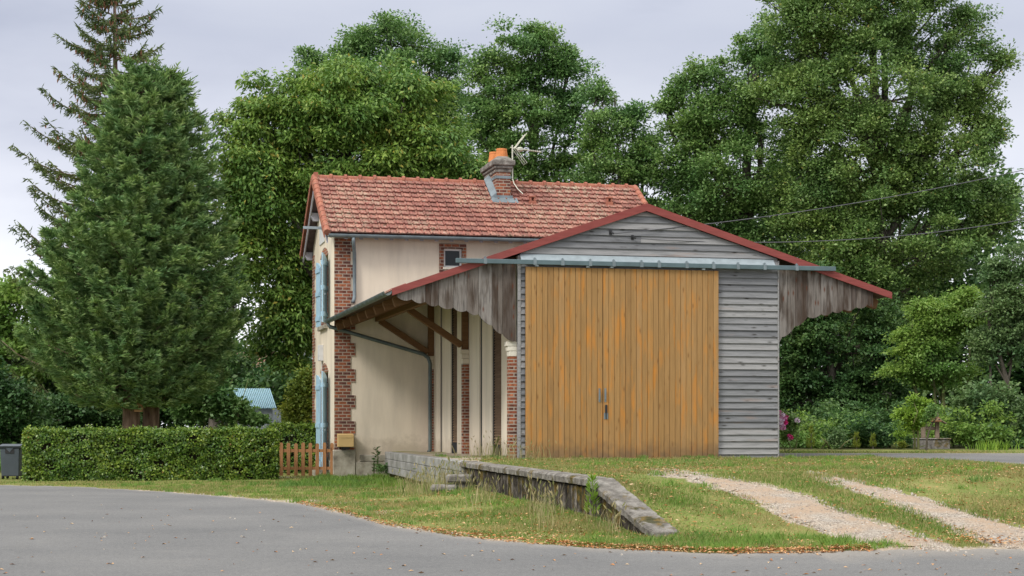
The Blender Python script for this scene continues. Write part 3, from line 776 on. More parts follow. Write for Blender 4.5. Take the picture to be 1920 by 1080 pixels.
for f, rr, hgt_ in ((.22, .19, .27), (.72, .18, .29)):
    tc = tch + (cb - tch) * f; sc_ = (cs0 + cs1) / 2 + (.02 if f < .5 else -.02)
    MB().lathe((sc_, tc, zt_ + .10), [(rr, 0), (rr * .80, hgt_ * .80), (rr * .84, hgt_ * .81), (rr * .80, hgt_), (rr * .66, hgt_ + .001), (rr * .62, hgt_ * .5)], 16).build('chimney_pot', 'clay_pot', ch, smooth=False)
# roof vents
for px, py in ((998, 384), (1142, 386)):
    fr = 0
    best = None
    for t in np.linspace(te, tr, 200):
        s = s_at(px, t); y = HY - (hz(t) - CZ) * F / P(s, t)[1]
        if best is None or abs(y - py) < best[0]: best = (abs(y - py), s, t)
    _, s, t = best; z = hz(t) - .02
    MB().box(s - .10, s + .10, t - .09, t + .09, z, z + .12).box(s - .075, s - .03, t - .07, t + .07, z + .12, z + .22).box(s + .03, s + .075, t - .07, t + .07, z + .12, z + .22).box(s - .03, s + .03, t + .02, t + .07, z + .12, z + .22) \
        .box(s - .09, s + .09, t - .085, t + .085, z + .22, z + .265).build('roof_vent', 'ridge_clay', house, .01)

# --- television aerial on the chimney
tm_ = tch + .05; smx = s_at(957.5, tm_) + .05
ax, ay = P(smx, tm_); az0 = z_at(338, smx, tm_); az1 = z_at(272, smx, tm_)
an = root('television_aerial', 'old metal television aerial on a mast strapped to the chimney', 'aerial', (ax, ay, az0), A)
MB().tube([(0, 0, 0), (0, 0, az1 - az0)], .022, 8).build('mast', 'antenna_metal', an)
hb = az1 - az0 - .10
MB().tube([(-.06, 0, hb + .03), (.86, .1, hb - .05)], .016, 6).build('boom', 'antenna_metal', an)
for up in (1, -1):
    m = MB()
    for w in (-.18, .0, .18):
        m.tube([(.05, w, hb), (.05 + .32, w - .02 + .2 * (w / .22) * .2, hb + up * .42)], .007, 5)
    for k in range(7):
        f = .15 + .85 * k / 6
        m.tube([(.05 + .32 * f, -.25, hb + up * .42 * f), (.05 + .32 * f, .25, hb + up * .42 * f)], .004, 4)
    m.build('reflector_panel', 'antenna_metal', an).rotation_euler = (0, 0, R(0))
m = MB()
for k in range(9): m.tube([(.25 + k * .065, -.09, hb - .03), (.25 + k * .065, .16, hb - .04)], .008, 4)
m.lathe((.22, .02, hb - .07), [(.05, 0), (.09, .03), (.09, .09), (.05, .12)], 10)
m.build('director_rods', 'antenna_metal', an)
MB().tube([(0, -.02, .05), (.02, -.1, -.1), (.10, -.25, -.28), (.22, -.35, -.42)], .012, 5).build('aerial_cable', 'antenna_metal', an)

# --- letter box
bs0, bs1 = s_at(634, T - .25), s_at(663.5, T - .25)
bz0, bz1 = z_at(838, bs0, T - .25), z_at(815, bs0, T - .25)
bx, by = P((bs0 + bs1) / 2, T - .15)
lb = root('letter_box', 'plain beige metal letter box on the brick corner beside the picket gate', 'letter box', (bx, by, bz0), A, None, ((bs0 + bs1) / 2, T - .15, bz0))
MB().prism([(T - .26, bz0), (T - .021, bz0), (T - .021, bz1 + .03), (T - .26, bz1 - .0)], 'x', bs0, bs1).build('body', 'mailbox_cream', lb, .008)
MB().box(bs0 + .05, bs1 - .05, T - .268, T - .261, bz1 - .085, bz1 - .05).build('flap', 'mailbox_cream', lb, .002)
MB().box(bs0 + .1, bs1 - .1, T - .2, T - .03, bz0 - .06, bz0 - .001).build('bracket', 'black_metal', lb)
# ================================================================== GROUND, ROADS, TRACKS
def pz(px, py): 
    X, Y = hit(px, py); return X, Y
edge_px = [(-200, 903), (0, 905), (150, 909), (300, 922), (450, 938), (560, 950), (640, 966), (720, 985), (850, 1005), (1000, 1020), (1180, 1031), (1330, 1037), (1480, 1038), (1590, 1033)]
ex, ey = [], []
for px, py in edge_px:
    Y = (CZ + .05 * sm(905, 950, 1900 - py)) * F / (py - HY)
    X, Y = wx(px, Y), Y
    ex.append(X); ey.append(Y)
ex += [4.2, 5.0, 5.6, 7, 12, 30, 90]; ey += [17.7, 17.75, 17.8, 18.2, 18.6, 19, 19]
ex = [-90] + ex; ey = [ey[0] + 1.0] + ey
def edgeY(X): return np.interp(X, ex, ey)
LU = ([1215, 1280, 1358, 1443, 1513, 1572, 1649, 1708, 1786], [884, 887, 899, 914, 932, 957, 982, 1002, 1025])
LL = ([1215, 1280, 1358, 1416, 1474, 1533, 1572, 1603], [889, 895, 916, 941, 970, 992, 1011, 1023])
RU = ([1513, 1576, 1650, 1727, 1825, 1920, 2050], [889, 897, 916, 936, 965, 994, 1030])
RL = ([1521, 1572, 1630, 1688, 1747, 1778, 1825, 1875], [893, 908, 928, 951, 974, 990, 1005, 1025])
lane_near = [hit(px, py) for px, py in ((1478, 858), (1530, 857), (1600, 856), (1720, 862), (1820, 866), (1920, 873))]
lane_far = [hit(px, py) for px, py in ((1478, 852), (1600, 850.5), (1920, 850.5))]
lnx, lny = [p[0] for p in lane_near], [p[1] for p in lane_near]
lnx += [lnx[-1] + 1.5, lnx[-1] + 4, 60]; lny += [lny[-1] - 2.5, lny[-1] - 4, 20]
lfY = float(np.mean([p[1] for p in lane_far[1:]]))
def project(X, Y):
    z = hgt(X, Y); return CX + X / Y * F, HY + (CZ - z) * F / Y
def in_tracks(X, Y, tol=0):
    px, py = project(X, Y)
    a = (py > np.interp(px, *LU) - tol) & (py < np.interp(px, LL[0] + [1700, 1786], LL[1] + [1028, 1032]) + tol) & (px > 1215) & (px < 1786) & (Y < 40)
    b = (py > np.interp(px, *RU) - tol) & (py < np.interp(px, RL[0] + [1960, 2050], RL[1] + [1034, 1036]) + tol) & (px > 1513) & (px < 2050) & (Y < 40)
    return a | b
def in_lane(X, Y): return (X > lnx[0] - .3) & (Y > np.interp(X, lnx, lny)) & (Y < lfY)
hx0, hx1 = wx(47, 42.6), wx(521, 43.4)
def local(X, Y):
    dx, dy = X - OX, Y - OY; return dx * ca + dy * sa, -dx * sa + dy * ca
def in_build(X, Y, pad=0.):
    s, t = local(X, Y)
    return ((s > -.05 - pad) & (s < sR + pad) & (t > -.1 - pad) & (t < T)) | ((s > sH - pad) & (s < sW + pad) & (t > T - .1 - pad) & (t < T + D + pad))

ds = np.concatenate([np.linspace(-120, -16, 18)[:-1], np.linspace(-16, -.35, 130), [-.1, .075, .145], np.linspace(.32, 14, 130), np.linspace(14, 120, 18)[1:]])
ys = np.concatenate([np.linspace(-25, 13, 10)[:-1], np.linspace(13, 30, 150), np.linspace(30, 50, 80)[1:], np.linspace(50, 110, 30)[1:], [140, 200, 320, 600]])
Dg, Yg = np.meshgrid(ds, ys); Xg = Dg + Xline(np.minimum(Yg, 60)); 
Zg = hgt(Xg, Yg)
roadm = Yg < edgeY(Xg)
lowm = (Yg < edgeY(Xg) - .12) | in_lane(Xg, Yg)
Zg = Zg - .05 * lowm + .012 * np.sin(Xg * 3.1 + Yg) * np.sin(Yg * 2.3) * (Yg < 60) * (~roadm)
nx_, ny_ = len(ds), len(ys)
V = np.stack([Xg, Yg, Zg], -1).reshape(-1, 3)
idx = np.arange(nx_ * ny_).reshape(ny_, nx_)
Fq = np.stack([idx[:-1, :-1], idx[:-1, 1:], idx[1:, 1:], idx[1:, :-1]], -1).reshape(-1, 4)
me = bpy.data.meshes.new('ground'); me.from_pydata(V.tolist(), [], Fq.tolist()); me.update()
dEdge = Yg - edgeY(Xg)
bare = np.clip(1 - dEdge / .5, 0, 1) * .55 * (Xg > -8) + np.clip(1 - dEdge / 1.6, 0, 1) * .25
bare = np.maximum(bare, in_tracks(Xg, Yg, 3) * .75); bare = np.maximum(bare, in_tracks(Xg, Yg, 9) * .36)
spt = np.exp(-(((Xg + 3.2) / 1.6) ** 2 + ((Yg - 28.3) / 1.4) ** 2)) * .75 + np.exp(-(((Xg + 2.3) / 1.2) ** 2 + ((Yg - 25) / 1.2) ** 2)) * .6 + np.exp(-(((Xg + 3) / .9) ** 2 + ((Yg - 36.5) / .7) ** 2)) * .5
sd, td = local(Xg, Yg)
spt = spt + np.exp(-((sd - 2.1) / 1.0) ** 2 - ((td + .45) / .35) ** 2) * .6
bare = np.maximum(bare, spt)
bare_spots = 1
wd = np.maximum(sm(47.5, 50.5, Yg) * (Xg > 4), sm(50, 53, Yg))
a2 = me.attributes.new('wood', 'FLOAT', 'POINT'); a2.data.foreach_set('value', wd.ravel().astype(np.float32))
at = me.attributes.new('bare', 'FLOAT', 'POINT'); at.data.foreach_set('value', bare.ravel().astype(np.float32))
me.polygons.foreach_set('use_smooth', np.ones(len(me.polygons), bool))
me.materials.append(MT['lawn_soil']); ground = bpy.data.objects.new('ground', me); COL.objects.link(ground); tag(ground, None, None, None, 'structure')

def sheet(name, cols, mat, kind='structure', attr=None):
    """cols: list of equally long lists of (x,y,z)"""
    n = len(cols); k = len(cols[0]); V = [p for c in cols for p in c]
    f = [(i * k + j, (i + 1) * k + j, (i + 1) * k + j + 1, i * k + j + 1) for i in range(n - 1) for j in range(k - 1)]
    me = bpy.data.meshes.new(name); me.from_pydata(V, [], f); me.update(); me.materials.append(MT[mat])
    if attr is not None:
        a = me.attributes.new('edge', 'FLOAT', 'POINT'); a.data.foreach_set('value', np.array(attr, np.float32))
    o = bpy.data.objects.new(name, me); COL.objects.link(o); tag(o, None, None, None, kind)
    if me.polygons[0].normal.z < 0: me.flip_normals()
    return o
cols, ed = [], []
for X in np.concatenate([np.linspace(-90, -14, 12), np.linspace(-13.9, 8, 420), np.linspace(8.2, 90, 20)]):
    w = .07 * math.sin(X * 5.3) + .05 * math.sin(X * 13.1 + 1) + random.uniform(-.05, .05)
    E = edgeY(X) + w * (1.0 if X > -6 else 1.8)
    yy = np.concatenate([[-25, 0, 10], np.linspace(13, E - 1.2, 10), np.linspace(E - 1, E, 8)])
    cols.append([(X, y, float(hgt(X, y)) * (0 if y < 17 else 1) + (.008 if y < E - .01 else -.01)) for y in yy]); ed += [min(1, max(0, 1 - (E - y) / (.9 if X < 3 else 1.5)) ** (1.5 if X < 3 else 1)) for y in yy]
sheet('road', cols, 'asphalt', attr=ed)
cols = []; ed = []
for X in np.concatenate([np.linspace(lnx[0], lnx[0] + 9, 120), np.linspace(lnx[0] + 9.5, 55, 12)]):
    n0 = np.interp(X, lnx, lny) + .08 * math.sin(X * 4) + random.uniform(-.06, .06); f0 = lfY + .05 * math.sin(X * 3) + random.uniform(-.03, .03)
    yy = np.linspace(n0, f0, 8); cols.append([(X, y, float(hgt(X, y)) + .01) for y in yy]); ed += [.8, .3, 0, 0, 0, 0, .2, .6]
sheet('lane', cols, 'asphalt', attr=ed)
LU2 = (LU[0] + [1840], LU[1] + [1040]); LL2 = (LL[0] + [1645], LL[1] + [1041]); RU2 = (RU[0] + [2070], RU[1] + [1036]); RL2 = (RL[0] + [1920], RL[1] + [1040])
for (up, lo, x0, x1, q0, q1) in ((LU2, LL2, 1218, 1835, 1218, 1640), (RU2, RL2, 1513, 2060, 1518, 1915)):
    cols = []
    for k in range(110):
        f = k / 109
        pu = x0 + (x1 - x0) * f; pl = q0 + (q1 - q0) * f
        U = hit(pu, np.interp(pu, *up) + 1.8 * math.sin(k * .9) + random.uniform(-1.5, 2.5)); Lw = hit(pl, np.interp(pl, *lo) + 2.2 * math.sin(k * .7 + 1) + random.uniform(-3, 1.5))
        cols.append([])
        for u in np.linspace(0, 1, 9):
            X = U[0] + (Lw[0] - U[0]) * u; Y = U[1] + (Lw[1] - U[1]) * u
            cols[-1].append((X, Y, float(hgt(X, Y)) + (.016 - .012 * abs(2 * u - 1) ** 6 if 0 < u < 1 else -.004) - .05 * max(0, (f - .955 - .02 * math.sin(u * 9)) / .045)))
    sheet('gravel_track', cols, 'gravel')

# ================================================================== LOADING PLATFORM
e_ = np.array([-.179, 1.0]); e_ /= np.linalg.norm(e_); nrm_ = np.array([e_[1], -e_[0]])
plat = root('loading_platform', 'low mossy stone loading platform with ramped coping and concrete deck before the shed', 'platform', (1.0, 21.3, 0), 0, None, (1.0, 21.3, 0))
def pd(d, Y):
    return (float(Xline(Y)) + d / .9844 * 1.0, Y)
def ztopP(Y): return float(np.interp(Y, [19.3, 21.3, 32, 45.7], [.055, .625, .60, .565]))
def rail_mesh(Y0, Y1, n, sec, jit, zoff=0):
    """sec: list of (d, dz); lengthwise strip with worn edges"""
    mm = MB(); st = []
    for i in range(n + 1):
        Y = Y0 + (Y1 - Y0) * i / n
        st.append([(*pd(d + random.gauss(0, jit), Y), ztopP(Y) + dz + random.gauss(0, jit * .6)) if dz > -.6 else (*pd(d, Y), -.4) for d, dz in sec])
    v = [p for s_ in st for p in s_]; k = len(sec)
    f = [(i * k + j, (i + 1) * k + j, (i + 1) * k + (j + 1) % k, i * k + (j + 1) % k) for i in range(n) for j in range(k)]
    f += [tuple(range(k)), tuple(range(n * k, (n + 1) * k))[::-1]]
    return mm.raw(v, f)
rail_mesh(19.4, 32.0, 150, [(.015, -.13), (.015, -1), (.17, -1), (.17, -.13)], .012).build('retaining_wall', 'mossy_face', plat)
yy = 19.35
cp = MB()
while yy < 32.0:
    L_ = min(random.uniform(3.0, 4.2), 32.03 - yy)
    if yy < 21.3: L_ = 21.3 - yy
    mm = rail_mesh(yy, yy + L_ - (.012 if yy > 21 else 0), 60, [(-.05, -.025), (-.045, -.10), (.26, -.11), (.26, 0), (-.02, 0)], .005)
    o = len(cp.v); cp.v += mm.v; cp.f += [tuple(i + o for i in q) for q in mm.f]; yy += L_
cp.build('coping', 'mossy_coping', plat)
# concrete beams and deck
m = MB(); Yb1 = 45.55
for k, (z0, z1) in enumerate(((-.19, -.002), (-.375, -.195), (-.56, -.38))):
    cuts = [32.0, (37.5, 40.5, 36)[k], Yb1]
    for a, b in zip(cuts[:-1], cuts[1:]):
        ja = random.uniform(-.012, .012)
        p = [pd(-.06 + ja, a + .01), pd(.2, a + .01), pd(.2, b), pd(-.06 + ja, b)]
        m.hexa([(*q, ztopP(q[1]) + z0) for q in p] + [(*q, ztopP(q[1]) + z1) for q in p])
m.build('edge_beam', 'beam_concrete', plat, .012)
c1 = [pd(.205, 31.5), P(-.055, 3.4), P(-.055, T - .07), pd(.205, 45.55)]
m = MB()
v = [(x, y, ztopP(y) - .25) for x, y in c1] + [(x, y, ztopP(y) - .006) for x, y in c1]
m.hexa(v); m.build('deck', 'deck_concrete', plat)
for (px, py, w, dp, th) in ((862, 889, .48, .5, .15), (832, 909, .46, .5, .12)):
    Y = 30.6 if py < 900 else 30.2
    x = wx(px, Y); z = wz(py, Y)
    MB().hexa([(x - w / 2, Y - dp / 2, z - th), (x + w / 2, Y - dp / 2, z - th), (x + w / 2, Y + dp / 2, z - th), (x - w / 2, Y + dp / 2, z - th),
               (x - w / 2, Y - dp / 2, z), (x + w / 2, Y - dp / 2, z), (x + w / 2, Y + dp / 2, z), (x - w / 2, Y + dp / 2, z)]) \
        .box(x - w / 2 + .1, x + w / 2 - .02, Y - dp / 2 + .08, Y + dp / 2, -.2, z - th - .002).build('step', 'mossy_coping', plat, .03, jit=.008)

# ================================================================== PICKET GATE
gx0, gx1 = wx(519, 45.3), wx(627, 45.3); gz = wz(892, 45.3)
gate = root('picket_gate', 'low brown wooden picket gate between the clipped hedge and the brick corner', 'gate', ((gx0 + gx1) / 2, 45.3, gz), 0, None, ((gx0 + gx1) / 2, 45.3, gz))
for i, px in enumerate((527.5, 541, 555, 568.5, 582, 595, 608.5, 622.5)):
    x = wx(px, 45.3); w = .047; zt = wz(829.5 + (i % 3) * .8, 45.3); z0 = gz - .01 + random.uniform(0, .02)
    pts = [(x - w, z0), (x + w, z0)] + [(x + w * math.cos(a), zt - w + w * math.sin(a)) for a in np.linspace(0, math.pi, 9)]
    MB().prism(pts, 'y', 45.275, 45.297).build('picket', 'fence_wood', gate)
for py in (845, 878):
    z = wz(py, 45.3); MB().box(gx0 + .02, gx1 - .02, 45.299, 45.33, z - .04, z + .04).build('rail', 'fence_wood', gate)
for x in (gx0 - .03,): MB().box(x - .05, x + .05, 45.25, 45.35, gz - .2, gz + .95).build('post', 'fence_wood', gate, .01)
sb = tag(MB().box(gx0 - .1, gx1 + .1, 45.42, 46.6, -.5, gz - .05).build('garden_path', 'deck_concrete'), None, None, None, 'structure')

# ================================================================== WHEELIE BIN
by_ = 43.9; bxc = wx(24.5, by_); bz = wz(898, by_); k_ = by_ / F
bin_ = root('refuse_bin', 'dark grey plastic wheeled bin beside the end of the hedge', 'bin', (bxc, by_, bz), 0, None, (0, 0, 0))
bw, bt_ = .225, .255; h0, h1 = .075, .80
bd0, bd1 = .26, .30
def ring(w, d, z): return [(-w, -d, z), (w, -d, z), (w, d, z), (-w, d, z)]
MB().hexa(ring(bw, bd0, h0) + ring(bt_ - .005, bd1, h1)).box(-bt_ - .035, bt_ + .035, -bd1 - .035, bd1 + .035, h1 + .001, h1 + .035).build('body', 'bin_plastic', bin_, .02)
MB().prism([(-bd1 - .05, h1 + .036), (bd1 + .06, h1 + .036), (bd1 + .06, h1 + .055), (0, h1 + .10), (-bd1 - .05, h1 + .055)], 'x', -bt_ - .03, bt_ + .03).build('lid', 'bin_plastic', bin_, .012)
MB().prism([(-.12, h1 - .02), (.12, h1 - .02), (.11, h1 - .14), (-.11, h1 - .14)], 'y', -bd1 - .004, -bd1 + .02).build('recess_shade', 'black_metal', bin_)  # flat black plate, paints the shade of a recess that is not modelled
MB().prism([(-.10, h1 - .0), (.10, h1 - .0), (.0, h1 - .11)], 'y', -bd1 - .016, -bd1 - .0045).build('grip', 'bin_plastic', bin_)
MB().box(-bt_ - .09, -bt_ - .036, -.2, .2, h1 + .002, h1 + .035).build('handle', 'bin_plastic', bin_, .01)
for x in (-.20, .17):
    for y in (-.2, .2):
        w_ = MB().tube([(x - .022, y, .05), (x + .022, y, .05)], .05, 12).build('wheel', 'rubber', bin_)
        MB().box(x - .03, x - .0235, y - .03, y + .03, .03, h0 + .01).build('caster_fork', 'zinc', w_)

# ================================================================== WELL
wy = 51.; wcx = wx(1747, wy); wgz = wz(839, wy); u_ = wy / F
def WX(px): return wx(px, wy)
def WZ(py): return wz(py, wy)
well = root('stone_well', 'small roofed garden well with stone base and timber uprights behind a lime green sapling', 'well', (wcx, wy, wgz), 0, None, (wcx, wy, wgz))
MB().box(WX(1717), WX(1776), wy - .35, wy + .35, wgz - .1, WZ(824)).build('base', 'mossy_coping', well, .03)
MB().box(WX(1715), WX(1778), wy - .38, wy + .38, WZ(824) + .001, WZ(821.5)).build('rim', 'mossy_coping', well, .015)
for px in (1731, 1757): MB().box(WX(px - 3.8), WX(px + 3.8), wy - .06, wy + .06, WZ(821.5) + .001, WZ(789)).build('upright', 'well_timber', well, .01)
MB().tube([(WX(1736), wy, WZ(803)), (WX(1752), wy, WZ(803))], .055, 10).build('winding_drum', 'well_timber', well)
for sg_ in (1, -1):
    MB().hexa([(WX(1727), wy, WZ(784)), (WX(1761), wy, WZ(784)), (WX(1761), wy + sg_ * .3, WZ(791)), (WX(1727), wy + sg_ * .3, WZ(791)),
               (WX(1727), wy, WZ(784) + .03), (WX(1761), wy, WZ(784) + .03), (WX(1761), wy + sg_ * .3, WZ(791) + .03), (WX(1727), wy + sg_ * .3, WZ(791) + .03)]).build('roof', 'timber', well)
MB().beam((WX(1757), wy - .1, WZ(785)), (WX(1771), wy - .1, WZ(794)), .3, .02).beam((WX(1757), wy - .1, WZ(785)), (WX(1748), wy - .1, WZ(793)), .3, .02).build('barge_board', 'well_timber', well)

# ================================================================== FAR BUILDINGS
sy = 66.; sx0, sx1 = wx(440, sy), wx(535, sy)
shd = root('garden_shed', 'pale grey garden shed with a light blue sheet roof glimpsed under the trees', 'shed', ((sx0 + sx1) / 2, sy, 0), 0, None, ((sx0 + sx1) / 2, sy, 0))
MB().box(sx0 + .1, sx1 - .5, sy, sy + 2.5, -.3, wz(766, sy)).build('wall', 'shed_wall', shd)
m = MB(); n = 26; x0, x1 = sx0 - .2, sx1 - .3
for i in range(n):
    a, b = x0 + (x1 - x0) * i / n, x0 + (x1 - x0) * (i + 1) / n - .02
    m.hexa([(a, sy - .15, wz(766, sy)), (b, sy - .15, wz(766, sy)), (b - .5, sy + 1.6, wz(728, sy)), (a - .5, sy + 1.6, wz(728, sy)),
            (a, sy - .15, wz(766, sy) + .04), (b, sy - .15, wz(766, sy) + .02), (b - .5, sy + 1.6, wz(728, sy) + .02), (a - .5, sy + 1.6, wz(728, sy) + .04)])
m.build('roof', 'blue_roof_sheet', shd)
hy_ = 92.; fx0, fx1 = wx(425, hy_), wx(520, hy_)
fh = root('distant_house', 'distant pale house with a brownish tiled roof seen through the leaves', 'house', ((fx0 + fx1) / 2, hy_, 0), 0, None, ((fx0 + fx1) / 2, hy_, 0))
MB().box(fx0, fx1, hy_, hy_ + 6, -.3, wz(700, hy_)).build('wall', 'far_wall', fh)
MB().hexa([(fx0 - .3, hy_ - .4, wz(702, hy_)), (fx1 + .3, hy_ - .4, wz(702, hy_)), (fx1 + .3, hy_ + 3, wz(660, hy_)), (fx0 - .3, hy_ + 3, wz(660, hy_)),
           (fx0 - .3, hy_ - .4, wz(702, hy_) + .15), (fx1 + .3, hy_ - .4, wz(702, hy_) + .15), (fx1 + .3, hy_ + 3, wz(660, hy_) + .15), (fx0 - .3, hy_ + 3, wz(660, hy_) + .15)]).build('roof', 'far_tile', fh)

# ================================================================== OVERHEAD CABLES
def cable(a, b, sag, label):
    p0 = np.array(a); p1 = np.array(b)
    pts = [p0 + (p1 - p0) * u + np.array([0, 0, -4 * sag * u * (1 - u)]) for u in np.linspace(0, 1, 24)]
    o = MB().tube(pts, .009, 5).build('overhead_cable', 'cable_black')
    tag(o, label, 'cable', 'overhead cables')
for (px, py, ex_, ey_, lab, sag) in ((1145, 436, 2100, 274, 'thin black overhead cable rising to the right, the higher of the two', .25), (1186, 445, 2100, 374, 'thin black overhead cable sagging to the right, the lower of the two', .42)):
    s = s_at(px, -.05); x, y = P(s + .05, -.13); z = z_at(py, s, -.05) - .03
    Y1 = 40.; cable((x, y, z), (wx(ex_, Y1), Y1, wz(ey_, Y1)), sag, lab)
# ================================================================== VEGETATION
def U3(n):
    return unit(rng.normal(size=(n, 3)))
def crown_leaves(name, mat, parent, C, r, per, L, W, droop=0.0, flat=.65, up=.7):
    """C: (n,3) clump centres, r: (n,) radii"""
    n = len(C); k = per
    d = U3(n * k).reshape(n, k, 3)
    low = (d[..., 2] < -.15) & (rng.random((n, k)) < .75); d[..., 2] = np.where(low, -d[..., 2], d[..., 2])
    # every clump is built of a few leafy twigs
    tw = U3(n * 9).reshape(n, 9, 3); tw[..., 2] = np.abs(tw[..., 2]) * .9 - .2
    pick = rng.integers(0, 9, (n, k)); td = np.take_along_axis(tw, pick[..., None].repeat(3, 2), 1)
    d = unit(d * .75 + td * .7)
    rad = rng.random((n, k, 1)) ** .6 * (1 + .18 * (pick[..., None] % 3 - 1))
    off = d * rad * r[:, None, None] * np.array([1, 1, flat])
    p = (C[:, None, :] + off).reshape(-1, 3)
    dd = d.reshape(-1, 3)
    nr = unit(dd * .8 + np.array([0, 0, up]) + rng.normal(0, .6, (n * k, 3)))
    di = unit(dd * np.array([1, 1, .35]) + rng.normal(0, .5, (n * k, 3)) + np.array([0, 0, -droop]))
    s = rng.uniform(.6, 1.4, n * k)
    return quads(name, leafV(p, di, nr, L * s, W * s), mat, parent)
def lobe_clumps(c, rx, ry, rz, n, shell=.5):
    d = U3(n)
    back = (d[:, 1] > .35) & (rng.random(n) < .6); d[back, 1] *= -1
    K = rng.normal(size=(5, 3)) * 2.2; ph = rng.uniform(0, 6.28, 5)
    lump = 1 + .19 * np.sum(np.sin(d @ K.T * 1.3 + ph), 1) / 1.6
    rr = (shell + (1 - shell) * rng.random(n) ** .6) * lump * np.where(rng.random(n) < .08, 1.14, 1)
    return np.array(c) + d * rr[:, None] * np.array([rx, ry, rz])
def limb(p0, p1, r0, r1, bend=.12, n=6):
    p0, p1 = np.array(p0, float), np.array(p1, float); L = np.linalg.norm(p1 - p0)
    o = rng.normal(0, bend * L, 3) * np.array([1, 1, .5]); o[2] += .08 * L
    us = np.linspace(0, 1, n)
    pts = [p0 + (p1 - p0) * u + o * math.sin(math.pi * u) * .6 for u in us]
    return pts, list(r0 + (r1 - r0) * us)
def broadleaf(name, label, cat, group, px, Y, lobes, mat, leaf=.17, cr=.75, per=75, dens=1.0, droop=0., trunk=.28, bark='bark', fork=None, zbase=None, up=.7, aspect=.6, depth=.85, flat=.65, shell=.5, limbs=True, trunks=None):
    X = wx(px, Y); zb = float(hgt(X, Y)) if zbase is None else zbase
    rt = root(name, label, cat, (X, Y, zb - .05), 0, group, (0, 0, 0)); org = np.array([X, Y, zb - .05])
    Cs, cen = [], []
    for lb in lobes:
        lx, ly, rx, rz = lb[:4]; dy = lb[4] if len(lb) > 4 else 0; dn = lb[5] if len(lb) > 5 else 1
        yy = Y + dy; c = np.array([wx(lx, yy), yy, wz(ly, yy)]) - org
        rx, rz = rx * yy / F, rz * yy / F; ry = depth * (rx + rz) / 2
        n = int(max(6, dens * dn * 3.2 * (rx * ry + rx * rz + ry * rz) / cr ** 2 * .9))
        Cs.append(lobe_clumps(c, max(.1, rx - cr * .6), max(.1, ry - cr * .5), max(.1, rz - cr * .5), n, shell)); cen.append((c, rx, rz, Cs[-1]))
    Cc = np.concatenate(Cs); r = cr * rng.uniform(.6, 1.3, len(Cc))
    crown_leaves('crown', mat, rt, Cc, r, per, leaf, leaf * aspect, droop, flat, up)
    m = MB(); top = max(c[2] for c, *_ in cen)
    fz = (fork if fork is not None else .35) * top
    tr_ = trunks or [(0, 0, 1.0)]
    for (dx, lean, sc) in tr_:
        pts = [np.array([dx, 0, -.3]), np.array([dx + lean * .2, 0, fz * .5]), np.array([dx + lean * .6 + rng.normal(0, .1), rng.normal(0, .1), fz]), np.array([dx + lean + rng.normal(0, .2), rng.normal(0, .3), fz + (top - fz) * .55]), np.array([dx + lean + rng.normal(0, .3), 0, top])]
        m.tube(pts, [trunk * 1.25 * sc, trunk * sc, trunk * .85 * sc, trunk * .5 * sc, trunk * .15 * sc], 9)
    if limbs:
        for c, rx, rz, cc in cen:
            f = np.array([0, 0, max(fz * .8, min(top * .8, c[2] * .62))])
            p, q = limb(f, c, trunk * .42, trunk * .16); m.tube(p, q, 6)
            for j in rng.choice(len(cc), min(len(cc), 14), replace=False):
                b = c + (f - c) * rng.uniform(0, .35)
                p, q = limb(b, cc[j], trunk * .14, .012, .15, 5); m.tube(p, q, 4)
    m.build('trunk', bark, rt, smooth=True)
    return rt
TG = 'trees around the station'
broadleaf('chestnut_tree', 'broad round chestnut tree with yellowish green crown rising behind the tiled roof', 'tree', TG, 640, 62,
          [(655, 285, 225, 165), (560, 215, 110, 92, -.5), (655, 190, 120, 85), (760, 225, 110, 82), (490, 300, 92, 115, -1), (820, 305, 80, 75, -.8), (500, 470, 105, 150, -.5), (540, 620, 88, 115, 0), (640, 480, 150, 200, 1), (465, 390, 62, 120, -1.3), (890, 330, 45, 40, -1)],
          'leaf_chestnut', .175, .86, 360, .85, .7, .38, fork=.25, up=.45, aspect=.42, flat=.8, shell=.45)
broadleaf('oak_tree', 'dark green oak showing its rounded top behind the chestnut', 'tree', TG, 735, 77,
          [(740, 150, 120, 115), (640, 150, 78, 72), (820, 180, 62, 95), (760, 80, 62, 46), (690, 88, 52, 48), (590, 115, 40, 40), (720, 300, 150, 140), (845, 290, 60, 90)], 'leaf_oak', .135, .8, 310, .60, trunk=.4, flat=.7)
broadleaf('oak_tree', 'tall airy oak directly behind the chimney with sky showing through', 'tree', TG, 1000, 72,
          [(1000, 115, 105, 72), (940, 165, 72, 78), (1060, 150, 58, 72), (1010, 70, 50, 30), (910, 230, 50, 80), (1000, 260, 130, 90), (960, 340, 110, 60), (1075, 330, 80, 80), (900, 130, 34, 40), (1085, 215, 52, 50)], 'leaf_oak', .125, .68, 280, .60, trunk=.24, fork=.4, flat=.7)
broadleaf('oak_tree', 'lower spreading oak left of the shed ridge with open branches', 'tree', TG, 1165, 68,
          [(1140, 240, 62, 62), (1195, 215, 32, 34), (1150, 320, 85, 70), (1205, 290, 46, 60), (1120, 180, 34, 34), (1220, 370, 80, 70)], 'leaf_oak', .12, .6, 250, .62, trunk=.18, fork=.35, flat=.7)
broadleaf('oak_tree', 'bushy oak overlapping the left side of the tallest tree on the right', 'tree', TG, 1400, 67,
          [(1330, 230, 95, 92), (1280, 290, 66, 100), (1300, 150, 46, 40), (1400, 180, 85, 100), (1380, 330, 130, 110), (1290, 400, 80, 70), (1430, 440, 120, 100), (1250, 200, 30, 28), (1275, 175, 40, 34), (1420, 90, 60, 60)], 'leaf_oak', .12, .68, 300, .62, trunk=.36, fork=.3, flat=.7)
